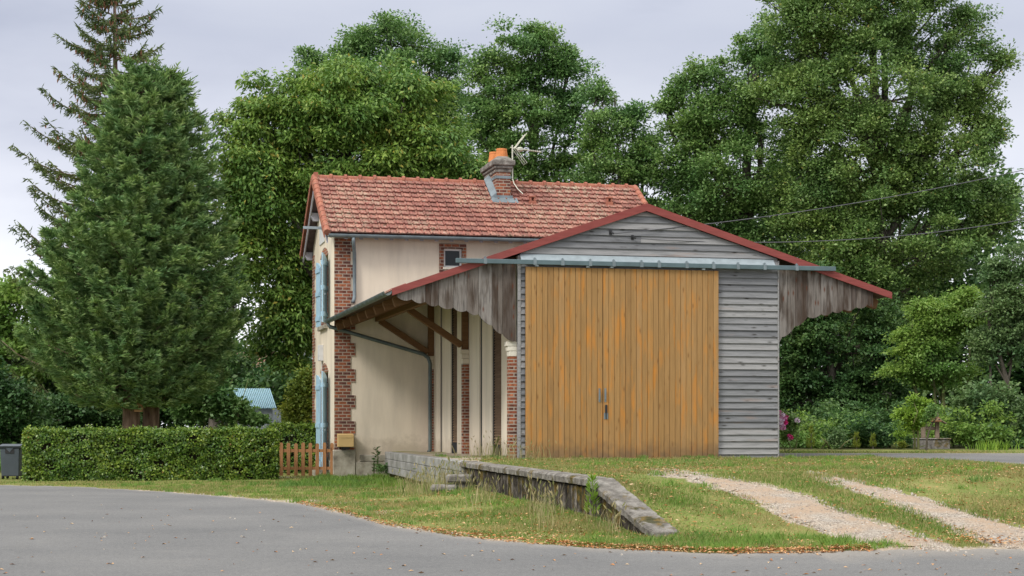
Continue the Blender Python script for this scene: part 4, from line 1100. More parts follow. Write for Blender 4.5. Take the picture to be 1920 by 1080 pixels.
broadleaf('oak_tree', 'tallest oak on the right reaching out of the top of the picture', 'tree', TG, 1650, 65,
          [(1560, 60, 140, 90), (1700, 50, 110, 85), (1640, 160, 190, 130), (1490, 200, 100, 110), (1790, 160, 85, 110), (1845, 230, 50, 75), (1600, 300, 170, 120), (1760, 330, 140, 120), (1850, 390, 62, 80), (1690, 440, 170, 110), (1560, 450, 120, 100), (1620, 560, 140, 110), (1490, 30, 70, 50), (1640, -40, 180, 80), (1870, 130, 30, 40), (1800, 50, 42, 40), (1530, 380, 100, 90), (1880, 420, 34, 34)],
          'leaf_oak_olive', .115, .68, 310, .70, trunk=.42, fork=.3, flat=.8)
broadleaf('shade_tree', 'deep green low-branched tree in the shade behind the right end of the shed', 'tree', TG, 1560, 61,
          [(1520, 560, 90, 80), (1490, 660, 75, 100), (1590, 640, 110, 110), (1560, 740, 110, 65), (1660, 720, 75, 80), (1480, 740, 50, 60), (1650, 620, 60, 80)], 'leaf_dark', .12, .65, 260, .72, .1, .24, fork=.2, flat=.45)
broadleaf('hazel_tree', 'light green multi-stemmed hazel above the garden well', 'tree', TG, 1765, 56,
          [(1760, 620, 75, 50), (1715, 650, 60, 50), (1800, 600, 60, 60), (1730, 590, 50, 38), (1770, 690, 95, 50), (1700, 700, 55, 35), (1810, 570, 40, 40)], 'leaf_light', .10, .45, 170, .75, .15, .07, 'bark_green', fork=.25, trunks=[(-.3, -.8, 1), (.0, .1, 1.1), (.3, .7, .9), (.1, -.4, .8)])
broadleaf('young_ash_tree', 'slim pale-leaved tree at the right edge of the picture', 'tree', TG, 1890, 54,
          [(1880, 560, 62, 70), (1900, 640, 65, 60), (1860, 510, 40, 40), (1910, 500, 48, 50), (1850, 650, 45, 45), (1930, 590, 50, 90)], 'leaf_grey', .095, .45, 170, .75, .1, .10, fork=.35, trunks=[(0, 0, 1), (-.35, -.35, .5)])
SG = 'garden shrubs'
for (px, Y, lobes, mat, lf, label, cr) in (
    (1840, 53, [(1830, 795, 60, 48), (1880, 795, 60, 50), (1785, 815, 36, 28), (1920, 800, 50, 60), (1850, 750, 70, 40), (1840, 820, 60, 20)], 'leaf_grey', .12, 'wide grey-green shrub at the right edge above the strappy iris clump', .42),
    (1585, 53, [(1575, 812, 30, 32), (1605, 808, 32, 36), (1555, 822, 22, 20), (1590, 828, 30, 14)], 'leaf_oak', .10, 'mid green leafy shrub behind the lane left of the well', .3),
    (1660, 54, [(1650, 808, 34, 38), (1690, 800, 36, 44), (1625, 820, 28, 24), (1665, 828, 34, 14)], 'leaf_dark', .10, 'dark leafy shrub just left of the sapling and well', .3),
    (1560, 50, [(1563, 830, 14, 14), (1570, 820, 10, 16)], 'leaf_grey', .07, 'small dark bushy shrub standing alone at the lane edge', .2),
    (1515, 54, [(1515, 810, 26, 34), (1535, 818, 24, 26), (1495, 820, 24, 24)], 'leaf_oak_olive', .10, 'loose olive shrub right of the pink rose bush', .3),
    (1690, 49, [(1691, 834, 10, 6)], 'leaf_gold', .06, 'tiny yellow-leaved shrub on the grass left of the well', .12),
    (560, 56, [(568, 750, 36, 45), (555, 780, 32, 34), (578, 715, 20, 30)], 'leaf_gold', .11, 'yellow-green bush against the far corner of the house', .32),
    (420, 56, [(400, 750, 60, 45), (440, 770, 40, 34), (350, 760, 50, 44), (360, 710, 50, 40), (470, 790, 40, 18)], 'leaf_oak', .14, 'dark rounded bush behind the hedge below the right side of the spruces', .42),
    (300, 58, [(300, 770, 80, 42), (330, 720, 70, 40)], 'leaf_dark', .14, 'shadowy bush behind the twin spruce trunks', .45),
    (150, 55, [(170, 770, 62, 48), (110, 780, 60, 50), (210, 788, 50, 38)], 'leaf_dark', .13, 'dark leafy bush left of the spruce trunks above the hedge', .42),
    (30, 52, [(30, 775, 60, 70), (-20, 760, 60, 90), (75, 810, 40, 40), (20, 840, 50, 24)], 'leaf_dark', .13, 'dark bush at the left edge behind the grey bin', .42)):
    broadleaf('shrub', label, 'shrub', SG, px, Y, lobes, mat, lf, cr, 60 if lf > .065 else 45, 1.5, .1, .05, 'bark_green', fork=.15, limbs=True, trunks=[(0, 0, 1), (.1, .25, .8), (-.1, -.25, .8)])
broadleaf('lime_tree_far', 'pale green tree beyond the spruces at the left edge', 'tree', TG, 20, 72, [(20, 590, 70, 75), (-40, 620, 80, 110), (90, 650, 60, 60), (30, 680, 90, 60)], 'leaf_light', .2, .7, 80, 1.0, .1, .2)
broadleaf('background_tree', 'dark tree filling the gap between the chestnut and the spruces', 'tree', TG, 400, 74, [(440, 560, 60, 80), (430, 700, 50, 40), (380, 690, 60, 60), (330, 650, 80, 100), (200, 690, 120, 90), (110, 700, 90, 70)], 'leaf_dark', .22, .8, 70, .9, .1, .25)

# far wood behind everything: one mass
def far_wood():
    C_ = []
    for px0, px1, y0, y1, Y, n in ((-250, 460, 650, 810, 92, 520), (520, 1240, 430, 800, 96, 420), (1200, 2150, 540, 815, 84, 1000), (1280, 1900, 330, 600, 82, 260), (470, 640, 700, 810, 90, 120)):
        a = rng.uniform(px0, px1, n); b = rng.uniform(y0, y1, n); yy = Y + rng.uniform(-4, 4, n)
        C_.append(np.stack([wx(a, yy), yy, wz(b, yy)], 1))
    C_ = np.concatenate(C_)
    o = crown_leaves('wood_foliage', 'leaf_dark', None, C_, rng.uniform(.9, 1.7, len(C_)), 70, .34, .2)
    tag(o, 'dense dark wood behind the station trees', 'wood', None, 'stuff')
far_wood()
def undergrowth():
    C_ = []
    for px0, px1, Y0, Y1, h, n in ((1470, 2050, 51.5, 60, 1.0, 520), (1470, 1960, 51.2, 52.5, .5, 220), (-60, 620, 53, 62, .9, 420), (-40, 60, 49, 53, .5, 60)):
        a = rng.uniform(px0, px1, n); yy = rng.uniform(Y0, Y1, n); x = wx(a, yy)
        ok = ~in_build(x, yy, .6) & ~((np.abs(x - wcx) < 1.1) & (np.abs(yy - wy) < .9)) & ~((np.abs(x - (sx0 + sx1) / 2) < 1.2) & (np.abs(yy - sy) < 6))
        x, yy = x[ok], yy[ok]; C_.append(np.stack([x, yy, hgt(x, yy) + rng.uniform(.05, h, len(x))], 1))
    C_ = np.concatenate(C_); C_[:, 2] += .25 * np.sin(C_[:, 0] * 1.9) + .2 * np.sin(C_[:, 0] * 4.3 + 1)
    k = np.sin(C_[:, 0] * 1.1 + 2) + rng.normal(0, .6, len(C_)) > .1
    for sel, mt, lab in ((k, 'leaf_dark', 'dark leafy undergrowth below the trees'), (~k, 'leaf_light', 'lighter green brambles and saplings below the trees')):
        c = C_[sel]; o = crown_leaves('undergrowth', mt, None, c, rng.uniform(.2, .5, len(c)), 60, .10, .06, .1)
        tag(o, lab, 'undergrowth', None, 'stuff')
undergrowth()

# ------------------------------------------------------------------ conifers
def twigs(Pp, D, L, W):
    """needle-clad shoots: two crossed spindles each"""
    D = unit(D); ref = np.where(np.abs(D[:, 2:3]) < .9, np.array([[0, 0, 1.]]), np.array([[1., 0, 0]]))
    S = unit(np.cross(D, ref)); Q = np.cross(S, D)
    L = np.broadcast_to(L, (len(Pp),))[:, None]; W = np.broadcast_to(W, (len(Pp),))[:, None]
    mid = Pp + D * L * .45; tip = Pp + D * L
    return np.concatenate([np.stack([Pp, mid + S * W, tip, mid - S * W], 1), np.stack([Pp, mid + Q * W, tip, mid - Q * W], 1)])
def sprays(base, out, L, nt, tl, tw, ang=.75, droop=0.):
    """base (n,3), out (n,3): a main shoot and nt side shoots on either side"""
    n = len(base); out = unit(out)
    S = unit(np.cross(out, np.array([0, 0, 1.])) + 1e-6); Q = np.cross(S, out)
    Ps, Ds, Ls = [base + out * L[:, None] * .25], [out + rng.normal(0, .1, (n, 3))], [L * .85]
    for k in range(nt):
        f = .15 + .75 * (k + rng.random(n)) / nt
        sd = np.where(k % 2 == 0, 1, -1); tiltq = rng.normal(.18, .35, n)
        d = out * math.cos(ang) + S * sd * math.sin(ang) + Q * tiltq[:, None] + np.array([0, 0, -droop])
        Ps.append(base + out * (L * f)[:, None]); Ds.append(d); Ls.append(tl * rng.uniform(.7, 1.25, n) * (1.15 - .45 * f))
    return twigs(np.concatenate(Ps), np.concatenate(Ds), np.concatenate(Ls), tw)
def dense_spruce(label, tpx, Y, prof, trunk_r, apex_px, seed_n=3000):
    """prof: list of (py, left px, right px)"""
    X = wx(tpx, Y); zb = float(hgt(X, Y)); org = np.array([X, Y, zb - .05])
    rt = root('spruce_tree', label, 'tree', tuple(org), 0, 'spruces behind the hedge')
    pyv = [p[0] for p in prof]
    py0, py1 = pyv[0], pyv[-1]
    V_ = []; topz0 = wz(py0, Y) - org[2]; boughs = []
    z = wz(py1 - 26, Y) - org[2]
    while z < topz0 - .12:
        py = HY - (z + org[2] - CZ) * F / Y; f = (z / topz0)
        l, r_ = np.interp(py, pyv, [p[1] for p in prof]), np.interp(py, pyv, [p[2] for p in prof])
        Rm = (r_ - l) / 2 * Y / F; c0 = np.array([wx((l + r_) / 2, Y) - X, 0, z]); tr0 = np.array([(wx(apex_px, Y) - X) * f, 0, z])
        nb = int(max(5, 6.5 + Rm * 3.4)); a0 = rng.uniform(0, 6.28)
        for k in range(nb):
            th = a0 + 2 * math.pi * k / nb + rng.normal(0, .16)
            o = np.array([math.cos(th), math.sin(th), 0]); S = np.array([-o[1], o[0], 0])
            tip = c0 + o * Rm * rng.uniform(.72, 1.10) + np.array([0, 0, rng.normal(0, .10) + .10])
            st = tr0 + np.array([0, 0, -.05 - .12 * Rm + .25 * f])
            d = tip - st; L_ = np.linalg.norm(d[:2]); us = np.linspace(0, 1, 8)
            pts = st + d * us[:, None] + np.array([0, 0, 1.]) * ((-.10 * L_) * np.sin(us * math.pi) + .10 * L_ * us ** 4 * (1.6 - f))[:, None]
            boughs.append(pts)
            n = int(8 + L_ * 13); u = 1 - rng.random(n) ** 1.3 * min(.92, 1.25 / (L_ + .3) + .30)
            bp = np.stack([np.interp(u, us, pts[:, i]) for i in range(3)], 1)
            side = rng.choice([-1, 1], n); ln = (.16 + (1 - u) * L_ * .42) * rng.uniform(.5, 1.1, n); ln = np.minimum(ln, .62)
            dd = unit(o * rng.uniform(.55, 1.1, n)[:, None] + S * (side * rng.uniform(.35, .95, n))[:, None] + np.array([0, 0, 1.]) * (rng.normal(.02, .16, n) + .32 * f)[:, None])
            V_.append(sprays(bp, dd, np.maximum(ln, .24), 8, .22, .0185, .7, .02))
            V_.append(sprays(pts[-2:-1], unit(o + np.array([0, 0, .25 + .5 * f]))[None], np.array([.55]), 8, .22, .018, .65))
        z += .235 + .05 * (1 - f)
    top = np.array([[(wx(apex_px, Y) - X), 0, topz0 - .45]]).repeat(14, 0) + rng.normal(0, .07, (14, 3)); top[:, 2] += rng.uniform(-.5, .15, 14)
    V_.append(sprays(top, np.array([[0, 0, 1.]]) + rng.normal(0, .35, (14, 3)), np.full(14, .45), 9, .2, .015))
    quads('crown', np.concatenate(V_), 'needle_blue', rt)
    m = MB()
    ax_ = wx(apex_px, Y) - X; topz = wz(py0, Y) - org[2]
    m.tube([(0, 0, -.2), (.0, 0, .6), (ax_ * .2, 0, topz * .3), (ax_ * .6, 0, topz * .65), (ax_, 0, topz)], [trunk_r * 1.3, trunk_r, trunk_r * .85, trunk_r * .5, .03], 12)
    for pts in boughs[::2]: m.tube(pts[::3], [.035, .022, .008], 4)
    m.build('trunk', 'bark_spruce', rt, smooth=True)
    return rt
dense_spruce('dense bluish spruce with a pointed top, left trunk of the pair behind the hedge', 245, 49.6,
             [(132, 255, 272), (155, 228, 300), (205, 204, 322), (270, 180, 342), (330, 148, 352), (400, 128, 362), (470, 100, 372), (540, 68, 382), (600, 50, 388), (660, 50, 385), (710, 75, 370), (745, 110, 345), (768, 175, 315)], .27, 262, 3300)
dense_spruce('dense green spruce with a blunt top, right trunk of the pair behind the hedge', 281, 50.3,
             [(145, 300, 326), (170, 286, 345), (210, 276, 358), (290, 260, 390), (380, 250, 412), (460, 240, 432), (540, 230, 450), (600, 225, 462), (650, 225, 452), (700, 225, 430), (740, 220, 408), (765, 240, 350)], .26, 313, 3000)

def open_spruce():
    Y = 59.; X = wx(214, Y); zb = float(hgt(X, Y)); org = np.array([X, Y, zb - .05])
    rt = root('spruce_tree', 'tall thin spruce with drooping cone-laden branches behind the dense pair', 'tree', tuple(org), 0, None)
    m = MB(); H = wz(-60, Y) - org[2]
    m.tube([(0, 0, -.2), (0, 0, H * .4), (.05, 0, H * .75), (0, 0, H)], [.26, .17, .09, .03], 10)
    V_, cones = [], []
    z = 2.2
    while z < H - .2:
        f = z / H; Lb = np.interp(f, [0, .25, .45, .62, .8, 1], [4.4, 4.2, 3.7, 3.1, 2.1, .4])
        nb = 6 if f < .7 else 5
        for k in range(nb):
            th = 2 * math.pi * k / nb + z * 1.7 + rng.normal(0, .5); L_ = Lb * rng.uniform(.6, 1.12)
            o = np.array([math.cos(th), math.sin(th), 0]); zz0 = z + rng.normal(0, .25)
            us = np.linspace(0, 1, 14)
            dip = np.interp(f, [0, .5, 1], [.34, .12, -.2]) + rng.normal(0, .12)
            pts = np.array([[0, 0, zz0]]) + o * (L_ * us)[:, None] + np.array([0, 0, 1.]) * (L_ * (-dip * np.sin(us * 2.4) * .55 + .30 * us ** 3))[:, None]
            m.tube(pts[::2], list(np.linspace(.05 * (1.15 - f * .6), .008, 7)), 5)
            S = np.array([-o[1], o[0], 0])
            n = int(L_ * 24)
            u = rng.uniform(.12, 1, n); bp = np.stack([np.interp(u, us, pts[:, i]) for i in range(3)], 1)
            side = rng.choice([-1, 1], n)
            ln = (.62 * (1 - u) + .16) * rng.uniform(.4, 1.15, n) * (1.0 if f < .75 else .75)
            d = S * (side * .9)[:, None] + o * .75 + np.array([0, 0, -.28]) + rng.normal(0, .18, (n, 3))
            d = unit(d)
            V_.append(twigs(bp, d, ln, .022))
            # hanging shoots off the side twigs
            n2 = n * 2
            j = rng.integers(0, n, n2); q = bp[j] + d[j] * (ln[j] * rng.uniform(.3, 1, n2))[:, None]
            V_.append(twigs(q, np.array([0, 0, -.4]) + o * .45 + rng.normal(0, .5, (n2, 3)), rng.uniform(.08, .24, n2), .017))
            V_.append(twigs(np.repeat(pts[4:-1], 5, 0) + rng.normal(0, .05, (len(pts[4:-1]) * 5, 3)), np.array([0, 0, -.35]) + o * .3 + rng.normal(0, .55, (len(pts[4:-1]) * 5, 3)), rng.uniform(.1, .32, len(pts[4:-1]) * 5), .018))
            V_.append(twigs(pts[6:-1], np.diff(pts[6:], axis=0), .34, .03))
            if f > .35:
                nc = rng.integers(1, 5) if f < .6 else rng.integers(3, 10)
                j = rng.integers(0, n, nc); cones.append(bp[j] + d[j] * (ln[j] * .7)[:, None])
        z += np.interp(f, [0, 1], [.44, .40])
    quads('crown', np.concatenate(V_), 'needle_olive', rt)
    c = np.concatenate(cones); n = len(c)
    quads('cones', twigs(c, np.array([0, 0, -1.]) + rng.normal(0, .12, (n, 3)), rng.uniform(.15, .24, n), .034), 'cone_brown', rt)
    m.build('trunk', 'bark_spruce', rt, smooth=True)
open_spruce()

# bird feeder between the spruce trunks
fy = 49.2; fx = wx(260, fy); fz = wz(772, fy); fp = root('bird_feeder', 'small wooden bird feeder hung between the two spruce trunks', 'bird feeder', (fx, fy, fz), 0, None, (0, 0, 0))
MB().box(-.11, .11, -.1, .1, 0, .03).box(-.11, .11, -.1, -.085, .031, .06).build('tray', 'feeder_wood', fp)
MB().box(-.11, -.09, -.09, -.07, .031, .16).box(.09, .11, -.09, -.07, .031, .16).box(.0, .02, -.09, -.07, .031, .16).box(-.11, -.09, .07, .09, .031, .16).box(.09, .11, .07, .09, .031, .16).build('post', 'feeder_wood', fp)
MB().prism([(-.15, .161), (.15, .161), (0, .26)], 'y', -.12, .12).build('roof', 'feeder_wood', fp)
MB().tube([(0, 0, .25), (.0, 0, .75)], .006, 5).build('hanger', 'black_metal', fp)

# ------------------------------------------------------------------ clipped hedges
def hedge(label, p0, p1, dep, z0, z1, n, L=.075, mat='leaf_hedge'):
    p0, p1 = np.array(p0), np.array(p1); d = p1 - p0; Ln = np.linalg.norm(d); d = d / Ln; nb = np.array([-d[1], d[0]])
    c = (p0 + p1) / 2 + nb * dep / 2
    rt = root('hedge', label, 'hedge', (*c, z0), 0, 'clipped hedges')
    H = z1 - z0
    # faces: front, back, top, ends
    ar = np.array([Ln * H, Ln * H * .6, Ln * dep, dep * H, dep * H]); k = rng.choice(5, n, p=ar / ar.sum())
    u, v = rng.random(n), rng.random(n); dp = np.abs(rng.normal(0, .06, n)) - .03
    wob = .045 * np.sin(u * Ln * 3.1) + .04 * np.sin(v * 7 + u * Ln * 1.3) + .05 * np.sin(u * Ln * 9 + 3 * np.sin(v * 6)) * np.sin(v * 11 + u * Ln * 4)
    a = np.where(k < 3, u * Ln, np.where(k == 3, dp, Ln - dp)); b = np.select([k == 0, k == 1, k == 2], [dp + wob, dep - dp + wob, v * dep], u * dep)
    z = np.where(k == 2, H - dp * .8 + .02 * np.sin(u * Ln * 5) + .012 * np.sin(u * Ln * 17), v * H)
    b = b + np.where(k == 0, .05 * (1 - v) * -1, 0)
    p = np.stack([p0[0] + d[0] * a + nb[0] * b, p0[1] + d[1] * a + nb[1] * b, z0 + z], 1) - np.array([*c, z0])
    nrm = np.zeros((n, 3)); nrm[k == 0, :2] = -nb; nrm[k == 1, :2] = nb; nrm[k == 2, 2] = 1; nrm[k == 3, :2] = -d; nrm[k == 4, :2] = d
    nr = unit(nrm + np.array([0, 0, .55]) + rng.normal(0, .5, (n, 3)))
    di = unit(nrm * .45 + rng.normal(0, .6, (n, 3)) + np.array([0, 0, -.35]))
    s = rng.uniform(.6, 1.2, n)
    hole = (np.sin(u * Ln * 4.7 + 2 * np.sin(v * 5)) * np.sin(v * 9 + u * Ln * 2.3) > .72) & (k == 0) & (rng.random(n) < .8)
    shoot = (k == 2) & (rng.random(n) < .06); p[shoot, 2] += rng.uniform(.02, .11, shoot.sum())
    p, di, nr, s = p[~hole], di[~hole], nr[~hole], s[~hole]
    quads('foliage', leafV(p, di, nr, L * s, L * .66 * s), mat, rt)
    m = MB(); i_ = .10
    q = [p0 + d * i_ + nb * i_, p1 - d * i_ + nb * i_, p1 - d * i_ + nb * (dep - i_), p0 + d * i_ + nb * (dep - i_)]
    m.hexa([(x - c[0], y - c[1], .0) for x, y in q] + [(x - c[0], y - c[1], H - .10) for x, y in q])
    m.build('dark_core', 'twig_shade', rt)  # solid box for the twigs inside, shade between leaves put into its colour
hedge('long clipped hornbeam hedge in front of the spruces beside the road', (wx(46, 42.3), 42.3), (wx(520, 43.6), 43.6), 1.0, -.2, wz(808, 43), 46000)
hedge('short clipped hedge behind the picket gate, set back from the road', (wx(505, 49), 49), (wx(592, 49), 49), .8, -.2, wz(797.5, 49), 9000)

# ------------------------------------------------------------------ small garden plants
def cypress(label, px, Y, py0, py1, w):
    X = wx(px, Y); z0 = wz(py1, Y); H = wz(py0, Y) - z0
    rt = root('dwarf_conifer', label, 'conifer', (X, Y, z0), 0, 'young yellow-green conifers')
    n = 90; f = rng.random(n) ** 1.5; th = rng.uniform(0, 6.28, n); R_ = w * Y / F / 2
    r = R_ * (1 - f) ** 1.1 * rng.uniform(.3, 1.15, n)
    b = np.stack([r * np.cos(th) * .5, r * np.sin(th) * .5, f * H * .8], 1)
    d = np.stack([np.cos(th) * .55, np.sin(th) * .55, np.ones(n)], 1) + rng.normal(0, .15, (n, 3))
    quads('crown', sprays(b, d, np.full(n, .13), 5, .055, .007, .5), 'leaf_gold', rt)
    MB().tube([(0, 0, -.05), (0, 0, H * .7)], [.025, .008], 6).build('trunk', 'bark', rt)
for a in (('feathery yellow-green conifer nearest to the pink rose bush', 1521, 50, 795, 842, 26), ('yellow-green conifer, middle one of three along the lane', 1606, 51, 808, 841, 20), ('small yellow-green conifer, right one of three along the lane', 1637, 51, 812, 840, 18)): cypress(*a)

broadleaf('sapling', 'lime green sapling with a forked stem in front of the stone well', 'tree', None, 1722, 48.5,
          [(1716, 775, 30, 20), (1692, 782, 22, 14), (1735, 762, 18, 14), (1712, 752, 16, 10), (1690, 818, 18, 6), (1712, 800, 22, 14), (1728, 785, 18, 14)], 'leaf_lime', .085, .22, 40, 1.2, .1, .035, 'bark_green', fork=.5, trunks=[(0, 0, 1), (-.08, -.1, .7)])
broadleaf('rose_standard', 'standard rose with reddish young leaves leaning before the right well post', 'rose', None, 1736, 47.8,
          [(1748, 775, 14, 13), (1752, 764, 10, 8), (1740, 785, 12, 8)], 'leaf_oak', .07, .16, 26, 1.2, .1, .03, 'bark', fork=.6, trunks=[(0, .15, 1)])
def rose_bush():
    rt = broadleaf('rose_bush', 'pink flowering rose bush at the right corner of the shed', 'rose', None, 1478, 44, [(1480, 795, 20, 22), (1474, 815, 20, 22), (1492, 790, 14, 14), (1466, 785, 12, 20)], 'leaf_oak_olive', .07, .18, 30, 1.1, .1, .02, 'bark_green', fork=.2, trunks=[(0, 0, 1), (.05, .15, .8), (-.05, -.15, .8)])
    org = np.array(rt.location)
    for px, py, r, mt in ((1461, 774, 3.5, 'pink_petal'), (1467, 778, 3, 'pale_petal'), (1472, 782, 4, 'pink_petal'), (1474, 781, 3, 'hot_petal'), (1461, 789, 3.6, 'pale_petal'), (1465, 787, 3.4, 'pale_petal'), (1472, 792, 3.6, 'hot_petal'), (1466, 797, 4.2, 'pale_petal'), (1468, 801, 4.0, 'pink_petal'), (1463, 800, 3.5, 'pale_petal'), (1494.5, 788, 3.4, 'pale_petal'), (1480, 817, 2.4, 'hot_petal'), (1484, 820, 2.6, 'hot_petal'), (1480, 823, 2.2, 'pink_petal'), (1466, 783, 3, 'pink_petal')):
        Y = 43.62; c = np.array([wx(px, Y), Y + rng.uniform(-.05, .05), wz(py, Y)]) - org; R_ = 1.35 * r * Y / F
        n = 16; d = U3(n); d[:, 1] = -np.abs(d[:, 1])
        quads('flower', leafV(c + d * R_ * .3, d + rng.normal(0, .3, (n, 3)), U3(n), R_ * 1.1, R_ * 1.2, .3), mt, rt)
rose_bush()
def blades(name, mat, p, h, w, lean, parent=None, kind=None, label=None, cat=None, flat=False):
    n = len(p); a = rng.uniform(0, 6.28, n); S = np.stack([np.cos(a), np.sin(a), np.zeros(n)], 1) * (w / 2)[:, None] if hasattr(w, '__len__') else np.stack([np.cos(a), np.sin(a), np.zeros(n)], 1) * w / 2
    b = rng.uniform(0, 6.28, n); ln = (h * rng.uniform(.2, 1, n) * lean)[:, None] * np.stack([np.cos(b), np.sin(b), np.zeros(n)], 1)
    mid = p + ln * .3 + np.stack([np.zeros(n), np.zeros(n), h * .55], 1); tip = p + ln + np.stack([np.zeros(n), np.zeros(n), h], 1)
    V_ = np.stack([p - S, p + S, mid + S * .7, tip, mid - S * .7], 1)
    o = quads(name, V_, mat, parent)
    if kind: tag(o, label, cat, None, kind)
    return o
def iris():
    Y = 48.; X = wx(1862, Y); z = wz(848, Y)
    rt = root('iris_clump', 'strappy pale green iris clump on the grass at the right edge', 'plant', (X, Y, z))
    n = 150; p = np.stack([rng.normal(0, .32, n), rng.normal(0, .12, n), np.zeros(n)], 1)
    blades('leaves', 'leaf_lime', p, rng.uniform(.22, .42, n), .03, .45, rt)
iris()
def wall_sapling():
    x, y = P(s_at(706, T - .5), T - .5); z = wz(884, y)
    rt = root('holly_sapling', 'single dark young holly stem growing at the foot of the cream wall', 'plant', (x, y, z))
    MB().tube([(0, 0, 0), (.03, 0, .3), (0, 0, .62)], [.014, .01, .005], 5).build('stem', 'stem_green', rt)
    n = 46; f = rng.random(n); th = rng.uniform(0, 6.28, n)
    p = np.stack([.02 * np.cos(th), .02 * np.sin(th), .12 + f * .5], 1); d = np.stack([np.cos(th), np.sin(th), .4 + 0 * th], 1)
    quads('leaves', leafV(p, d, np.array([[0, 0, 1.]]) + rng.normal(0, .4, (n, 3)), rng.uniform(.08, .15, n), .06), 'leaf_dark', rt)
    m = 200; c = U3(m) * rng.random((m, 1)) ** .4 * np.array([.32, .2, .14]) + np.array([.22, -.15, .08])
    quads('leaves', leafV(c, U3(m), U3(m) + np.array([0, 0, .8]), .08, .045), 'leaf_dark', rt)
wall_sapling()

# ------------------------------------------------------------------ grass, weeds, fallen leaves, stones
def scatter(n, y0=14, y1=44, x0=-14, x1=13, pw=1.9):
    # density falls with distance
    u = rng.random(n); a = 1 - pw
    Y = (y0 ** a + u * (y1 ** a - y0 ** a)) ** (1 / a)
    X = rng.uniform(-.315, .315, n) * Y
    return X, Y
def free(X, Y):
    d = X - Xline(Y)
    s, t = local(X, Y)
    deck = (d > -.1) & (Y > 31.6) & (s < .1) & (t > 3.2 - (s + 2) * 0) & (Y < 47)
    wall = (d > -.07) & (d < .27) & (Y > 19.3) & (Y < 46)
    hd = (X > hx0) & (X < hx1 + .1) & (Y > 42.3) & (Y < 44.8)
    return (Y > edgeY(X) + .02) & ~in_tracks(X + .05 * np.sin(Y * 31 + X * 17), Y + .10 * np.sin(X * 23 + Y * 13), -3) & ~in_lane(X, Y) & ~in_build(X, Y, .0) & ~deck & ~wall & ~hd
def nz(X, Y): return np.sin(X * 1.7 + 1.3 * np.sin(Y * .9)) + np.sin(Y * 1.9 + 1.1 * np.sin(X * 1.3 + 2)) + .7 * np.sin(X * 4.1 + Y * 3.3)
X, Y = scatter(620000, 17, 46, pw=1.6)
ok = free(X, Y); X, Y = X[ok], Y[ok]
q = nz(X, Y); dE = Y - edgeY(X)
trk = in_tracks(X, Y, 7)
spot = np.exp(-(((X + 3.2) / 1.6) ** 2 + ((Y - 28.3) / 1.4) ** 2)) + np.exp(-(((X + 2.3) / 1.2) ** 2 + ((Y - 25) / 1.2) ** 2)) * .8 + np.exp(-(((X + 3) / .9) ** 2 + ((Y - 36.5) / .7) ** 2))
keep = rng.random(len(X)) < np.clip(.66 + .24 * q - .8 * np.exp(-dE / .25) * (X > -7) - .45 * trk - .75 * spot * (nz(X * 3, Y * 3) > -.6), .05, 1)
X, Y, q = X[keep], Y[keep], q[keep]
h = rng.uniform(.022, .055, len(X)) * (1 + .25 * q) + .035 * (rng.random(len(X)) < .04)
blades('grass', 'grass_blade', np.stack([X, Y, hgt(X, Y) - .005], 1), np.maximum(.015, h), .0065 * (Y / 18) ** .8, .6, None, 'stuff', 'short patchy green and straw-coloured lawn grass', 'grass')
# lush tufts
def tufts(n, xs, ysr, hmin, hmax, nb, spread, mat, name, label, w=.008, lean=.55, cond=None):
    cx_ = rng.uniform(*xs, n); cy_ = rng.uniform(*ysr, n)
    ok = free(cx_, cy_)
    if cond is not None: ok &= cond(cx_, cy_)
    cx_, cy_ = cx_[ok], cy_[ok]; k = len(cx_)
    X = (cx_[:, None] + rng.normal(0, spread, (k, nb))).ravel(); Y = (cy_[:, None] + rng.normal(0, spread, (k, nb))).ravel()
    f = free(X, Y); X, Y = X[f], Y[f]
    hh = np.repeat(rng.uniform(hmin, hmax, k), nb)[f] * rng.uniform(.5, 1.1, len(X))
    return np.stack([X, Y, hgt(X, Y) - .005], 1), hh
p1, h1_ = tufts(420, (-9, 8), (17.2, 44), .05, .12, 60, .07, None, None, None)
p2, h2_ = tufts(170, (-1, 4.5), (17.3, 18.6), .06, .12, 80, .09, None, None, None)
d_edge = lambda X, Y: (X - Xline(Y) > -.8) & (X - Xline(Y) < -.05)
p3, h3_ = tufts(600, (-4, 2), (19.4, 33), .05, .13, 22, .06, None, None, None, cond=d_edge)
p4, h4_ = tufts(160, (-5, -2.4), (37, 46), .08, .18, 50, .08, None, None, None)
pp = np.concatenate([p1, p2, p3, p4]); hh = np.concatenate([h1_, h2_, h3_, h4_])
blades('grass', 'leaf_light', pp, hh, .008 * (pp[:, 1] / 20), .6, None, 'stuff', 'lusher bright green grass tufts along the wall and verge', 'grass')
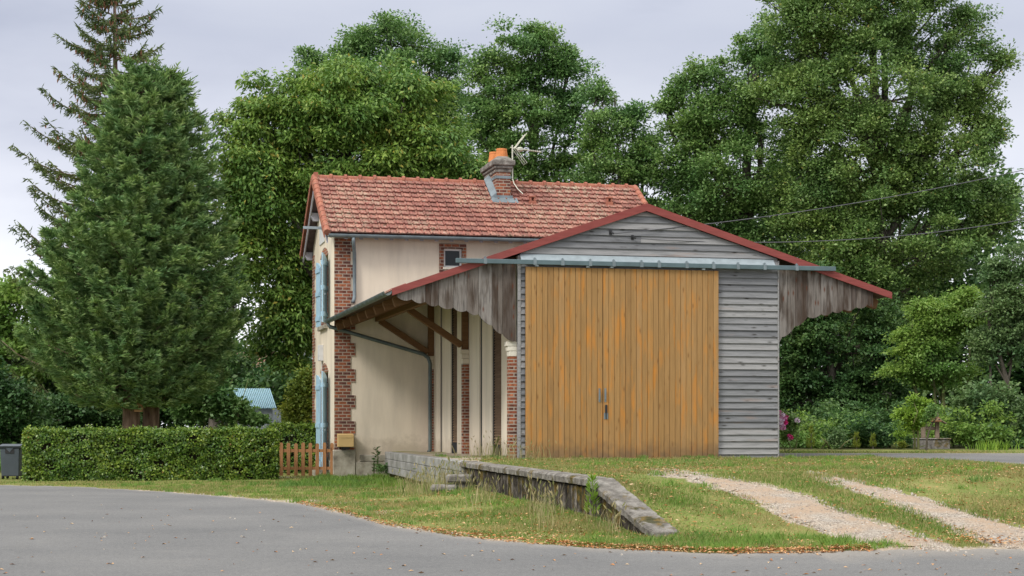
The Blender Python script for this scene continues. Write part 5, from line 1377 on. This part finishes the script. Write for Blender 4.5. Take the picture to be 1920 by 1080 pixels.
# tall straw weeds along the platform
def weeds():
    P_, H_ = [], []
    for (x0, y0, sx_, sy_, n, h0, h1) in ((-1.3, 31.2, .35, .9, 330, .2, .52), (-.45, 27.0, .12, 1.6, 110, .12, .34), (.42, 22.2, .12, 1.1, 120, .15, .42), (1.2, 20.3, .10, .4, 50, .12, .28), (-1.9, 34, .3, 1.4, 90, .12, .3), (.1, 35.0, .35, .5, 120, .15, .45), (-.45, 37.4, .25, .5, 90, .15, .55)):
        X = rng.normal(x0, sx_, n); Y = rng.normal(y0, sy_, n)
        d = X - Xline(Y); X = np.where((d > -.08) & (Y < 33.5), Xline(Y) - np.abs(rng.normal(.08, .08, n)) - .06, X)
        P_.append(np.stack([X, Y, hgt(X, Y)], 1)); H_.append(rng.uniform(h0, h1, n))
    P_ = np.concatenate(P_); H_ = np.concatenate(H_)
    ok = ~in_build(P_[:, 0], P_[:, 1], .02); P_, H_ = P_[ok], H_[ok]
    blades('weeds', 'straw', P_, H_, .009, .5, None, 'stuff', 'tall straw-coloured weeds growing along the platform wall', 'weeds')
    # seed heads
    k = rng.random(len(P_)) < .3; q = P_[k] + np.stack([rng.normal(0, .06, k.sum()), rng.normal(0, .06, k.sum()), H_[k]], 1)
    o = quads('weed_heads', twigs(q, np.array([0, 0, 1.]) + rng.normal(0, .4, (len(q), 3)), .09, .010), 'straw'); tag(o, 'pale seed heads of the weeds by the platform', 'weeds', None, 'stuff')
weeds()
pl = root('lime_weed', 'single bright green leafy weed against the ramped part of the platform wall', 'plant', (.99, 21.0, float(hgt(.99, 21.0))))
n = 130; f = rng.random(n); th = rng.uniform(0, 6.28, n); pp = np.stack([.05 * np.cos(th) * (1.2 - f), .05 * np.sin(th) * (1.2 - f), .05 + .47 * f], 1)
quads('leaves', leafV(pp, np.stack([np.cos(th) * .7, np.sin(th) * .7, .8 + 0 * th], 1), U3(n) + np.array([0, 0, 1]), .09, .022), 'leaf_lime', pl)
MB().tube([(0, 0, -.02), (.01, 0, .28), (0, 0, .52)], [.008, .006, .003], 5).build('stem', 'stem_green', pl)
# fallen leaves: thick along the road edge, thinner on the lawn, a few on the asphalt
def fallen():
    X1, Y1 = scatter(34000, 17, 36, pw=1.5); k = free(X1, Y1) & ((X1 > -3) | (rng.random(len(X1)) < .12)) & (rng.random(len(X1)) < np.clip(.30 + .16 * nz(X1 * .7, Y1 * .7), .05, 1)); X1, Y1 = X1[k], Y1[k]
    X2 = np.concatenate([rng.uniform(-3.5, 3.7, 1700), rng.uniform(.5, 3.7, 1100)]); Y2 = edgeY(X2) + rng.normal(.07, .12, len(X2))
    X3, Y3 = scatter(1500, 14.5, 26, pw=2.2); k = (Y3 < edgeY(X3)) & (rng.random(len(X3)) < .16 + .2 * (X3 > 2)); X3, Y3 = X3[k], Y3[k]
    X4 = rng.normal(4.95, .35, 260); Y4 = 17.95 + np.abs(rng.normal(0, .35, 260)) + (X4 - 4.9) * -.2
    X = np.concatenate([X1, X2, X3, X4]); Y = np.concatenate([Y1, Y2, Y3, Y4]); n = len(X)
    onroad = Y < edgeY(X)
    z = hgt(X, Y) + np.where(onroad, .016, rng.uniform(.02, .05, n))
    th = rng.uniform(0, 6.28, n); d = np.stack([np.cos(th), np.sin(th), rng.normal(0, .06, n)], 1)
    s = rng.uniform(.5, 1.15, n)
    o = quads('leaf_litter', leafV(np.stack([X, Y, z], 1), d, np.array([[0, 0, 1.]]) + rng.normal(0, .2, (n, 3)), .055 * s, .025 * s, .25), 'fallen')
    tag(o, 'dry orange-brown fallen leaves scattered along the road edge and lawn', 'leaves', None, 'stuff')
fallen()
def pebbles():
    X, Y = scatter(26000, 16.5, 34, pw=1.7)
    e = edgeY(X); k = in_tracks(X, Y, 5) | ((Y > e - .25) & (Y < e + .5) & (X < -.5) & (rng.random(len(X)) < .5)) | ((Y < e) & (rng.random(len(X)) < .003))
    X, Y = X[k], Y[k]; n = len(X); s = rng.uniform(.006, .02, n)[:, None]
    c = np.stack([X, Y, hgt(X, Y) + .012], 1)
    a = rng.uniform(0, 6.28, n)
    def v(an, r, z): return c + s * np.stack([np.cos(a + an) * r, np.sin(a + an) * r, z + 0 * a], 1)
    q = []
    for j in range(4): q.append(np.stack([v(j * 1.57, 1, -.3), v(j * 1.57 + 1.57, 1, -.3), v(j * 1.57 + 1.57, .55, .7), v(j * 1.57, .55, .7)], 1))
    q.append(np.stack([v(0, .55, .7), v(1.57, .55, .7), v(3.14, .55, .7), v(4.71, .55, .7)], 1))
    o = quads('gravel', np.concatenate(q), 'stones'); tag(o, 'loose pale gravel on the tracks and road edge', 'gravel', None, 'stuff')
pebbles()

# ================================================================== CAMERA AND LIGHT
cam = bpy.data.cameras.new('camera'); co_ = bpy.data.objects.new('camera', cam); COL.objects.link(co_)
co_.location = (0, 0, CZ); co_.rotation_euler = (R(90), 0, 0)
cam.sensor_width = 36; cam.lens = F / 1920 * 36; cam.shift_y = (HY - 540) / 1920; cam.clip_end = 2000; cam.clip_start = .1
SC.camera = co_
w = bpy.data.worlds.new('World'); SC.world = w; w.use_nodes = True
nt = w.node_tree; bg = nt.nodes['Background']
sky = nt.nodes.new('ShaderNodeTexSky'); sky.sky_type = 'NISHITA'; sky.sun_disc = False
EL, AZ = 40, -135
sky.sun_elevation = R(EL); sky.sun_rotation = R(AZ)
tc = nt.nodes.new('ShaderNodeTexCoord'); sp = nt.nodes.new('ShaderNodeSeparateXYZ'); nt.links.new(tc.outputs['Generated'], sp.inputs[0])
def ramp(stops):
    n = nt.nodes.new('ShaderNodeValToRGB'); e = n.color_ramp.elements
    while len(e) < len(stops): e.new(.5)
    for i, (p, c) in enumerate(stops): e[i].position = p; e[i].color = (*c, 1)
    return n
rp = ramp([(0, (.98, .98, .98)), (.06, (.92, .925, .94)), (.13, (.62, .63, .69)), (.22, (.41, .43, .505)), (.5, (.85, .85, .84)), (1, (1, .98, .94))]); nt.links.new(sp.outputs['Z'], rp.inputs[0])
mp = nt.nodes.new('ShaderNodeMapping'); mp.inputs['Scale'].default_value = (1.0, 1.0, 3.2); nt.links.new(tc.outputs['Generated'], mp.inputs[0])
nz_ = nt.nodes.new('ShaderNodeTexNoise'); nz_.inputs['Scale'].default_value = 4.6; nz_.inputs['Detail'].default_value = 6; nt.links.new(mp.outputs[0], nz_.inputs[0])
r2 = ramp([(.34, (.76, .775, .82)), (.52, (.93, .935, .95)), (.66, (1.0, 1.0, .99))]); nt.links.new(nz_.outputs[0], r2.inputs[0])
mu = nt.nodes.new('ShaderNodeMix'); mu.data_type = 'RGBA'; mu.blend_type = 'MULTIPLY'; mu.inputs[0].default_value = 1; nt.links.new(rp.outputs[0], mu.inputs[6]); nt.links.new(r2.outputs[0], mu.inputs[7])
# the overcast is brighter overhead
mr = nt.nodes.new('ShaderNodeMapRange'); mr.inputs['From Min'].default_value = .2; mr.inputs['From Max'].default_value = .9; mr.inputs['To Min'].default_value = 11.5; mr.inputs['To Max'].default_value = 20; nt.links.new(sp.outputs['Z'], mr.inputs[0])
vm = nt.nodes.new('ShaderNodeVectorMath'); vm.operation = 'SCALE'; nt.links.new(mu.outputs[2], vm.inputs[0]); nt.links.new(mr.outputs[0], vm.inputs['Scale'])
mx = nt.nodes.new('ShaderNodeMix'); mx.data_type = 'RGBA'; mx.inputs[0].default_value = .93
nt.links.new(sky.outputs[0], mx.inputs[6]); nt.links.new(vm.outputs[0], mx.inputs[7]); nt.links.new(mx.outputs[2], bg.inputs[0])
bg.inputs[1].default_value = .1
sl = bpy.data.lights.new('sun', 'SUN'); sl.energy = 1.5; sl.angle = R(14); sl.color = (1, .95, .87)
so = bpy.data.objects.new('sun', sl); COL.objects.link(so)
# towards the sun: left of the camera, behind it
az = R(AZ); dv = (math.sin(az) * math.cos(R(EL)), math.cos(az) * math.cos(R(EL)), math.sin(R(EL)))
from mathutils import Vector
so.rotation_euler = Vector(dv).to_track_quat('Z', 'Y').to_euler(); so.location = (-20, -10, 30)
SC.view_settings.view_transform = 'Standard'; SC.view_settings.look = 'None'; SC.view_settings.exposure = .42; SC.view_settings.gamma = 1
SC.cycles.max_bounces = 6; SC.cycles.transmission_bounces = 4; SC.cycles.use_denoising = True
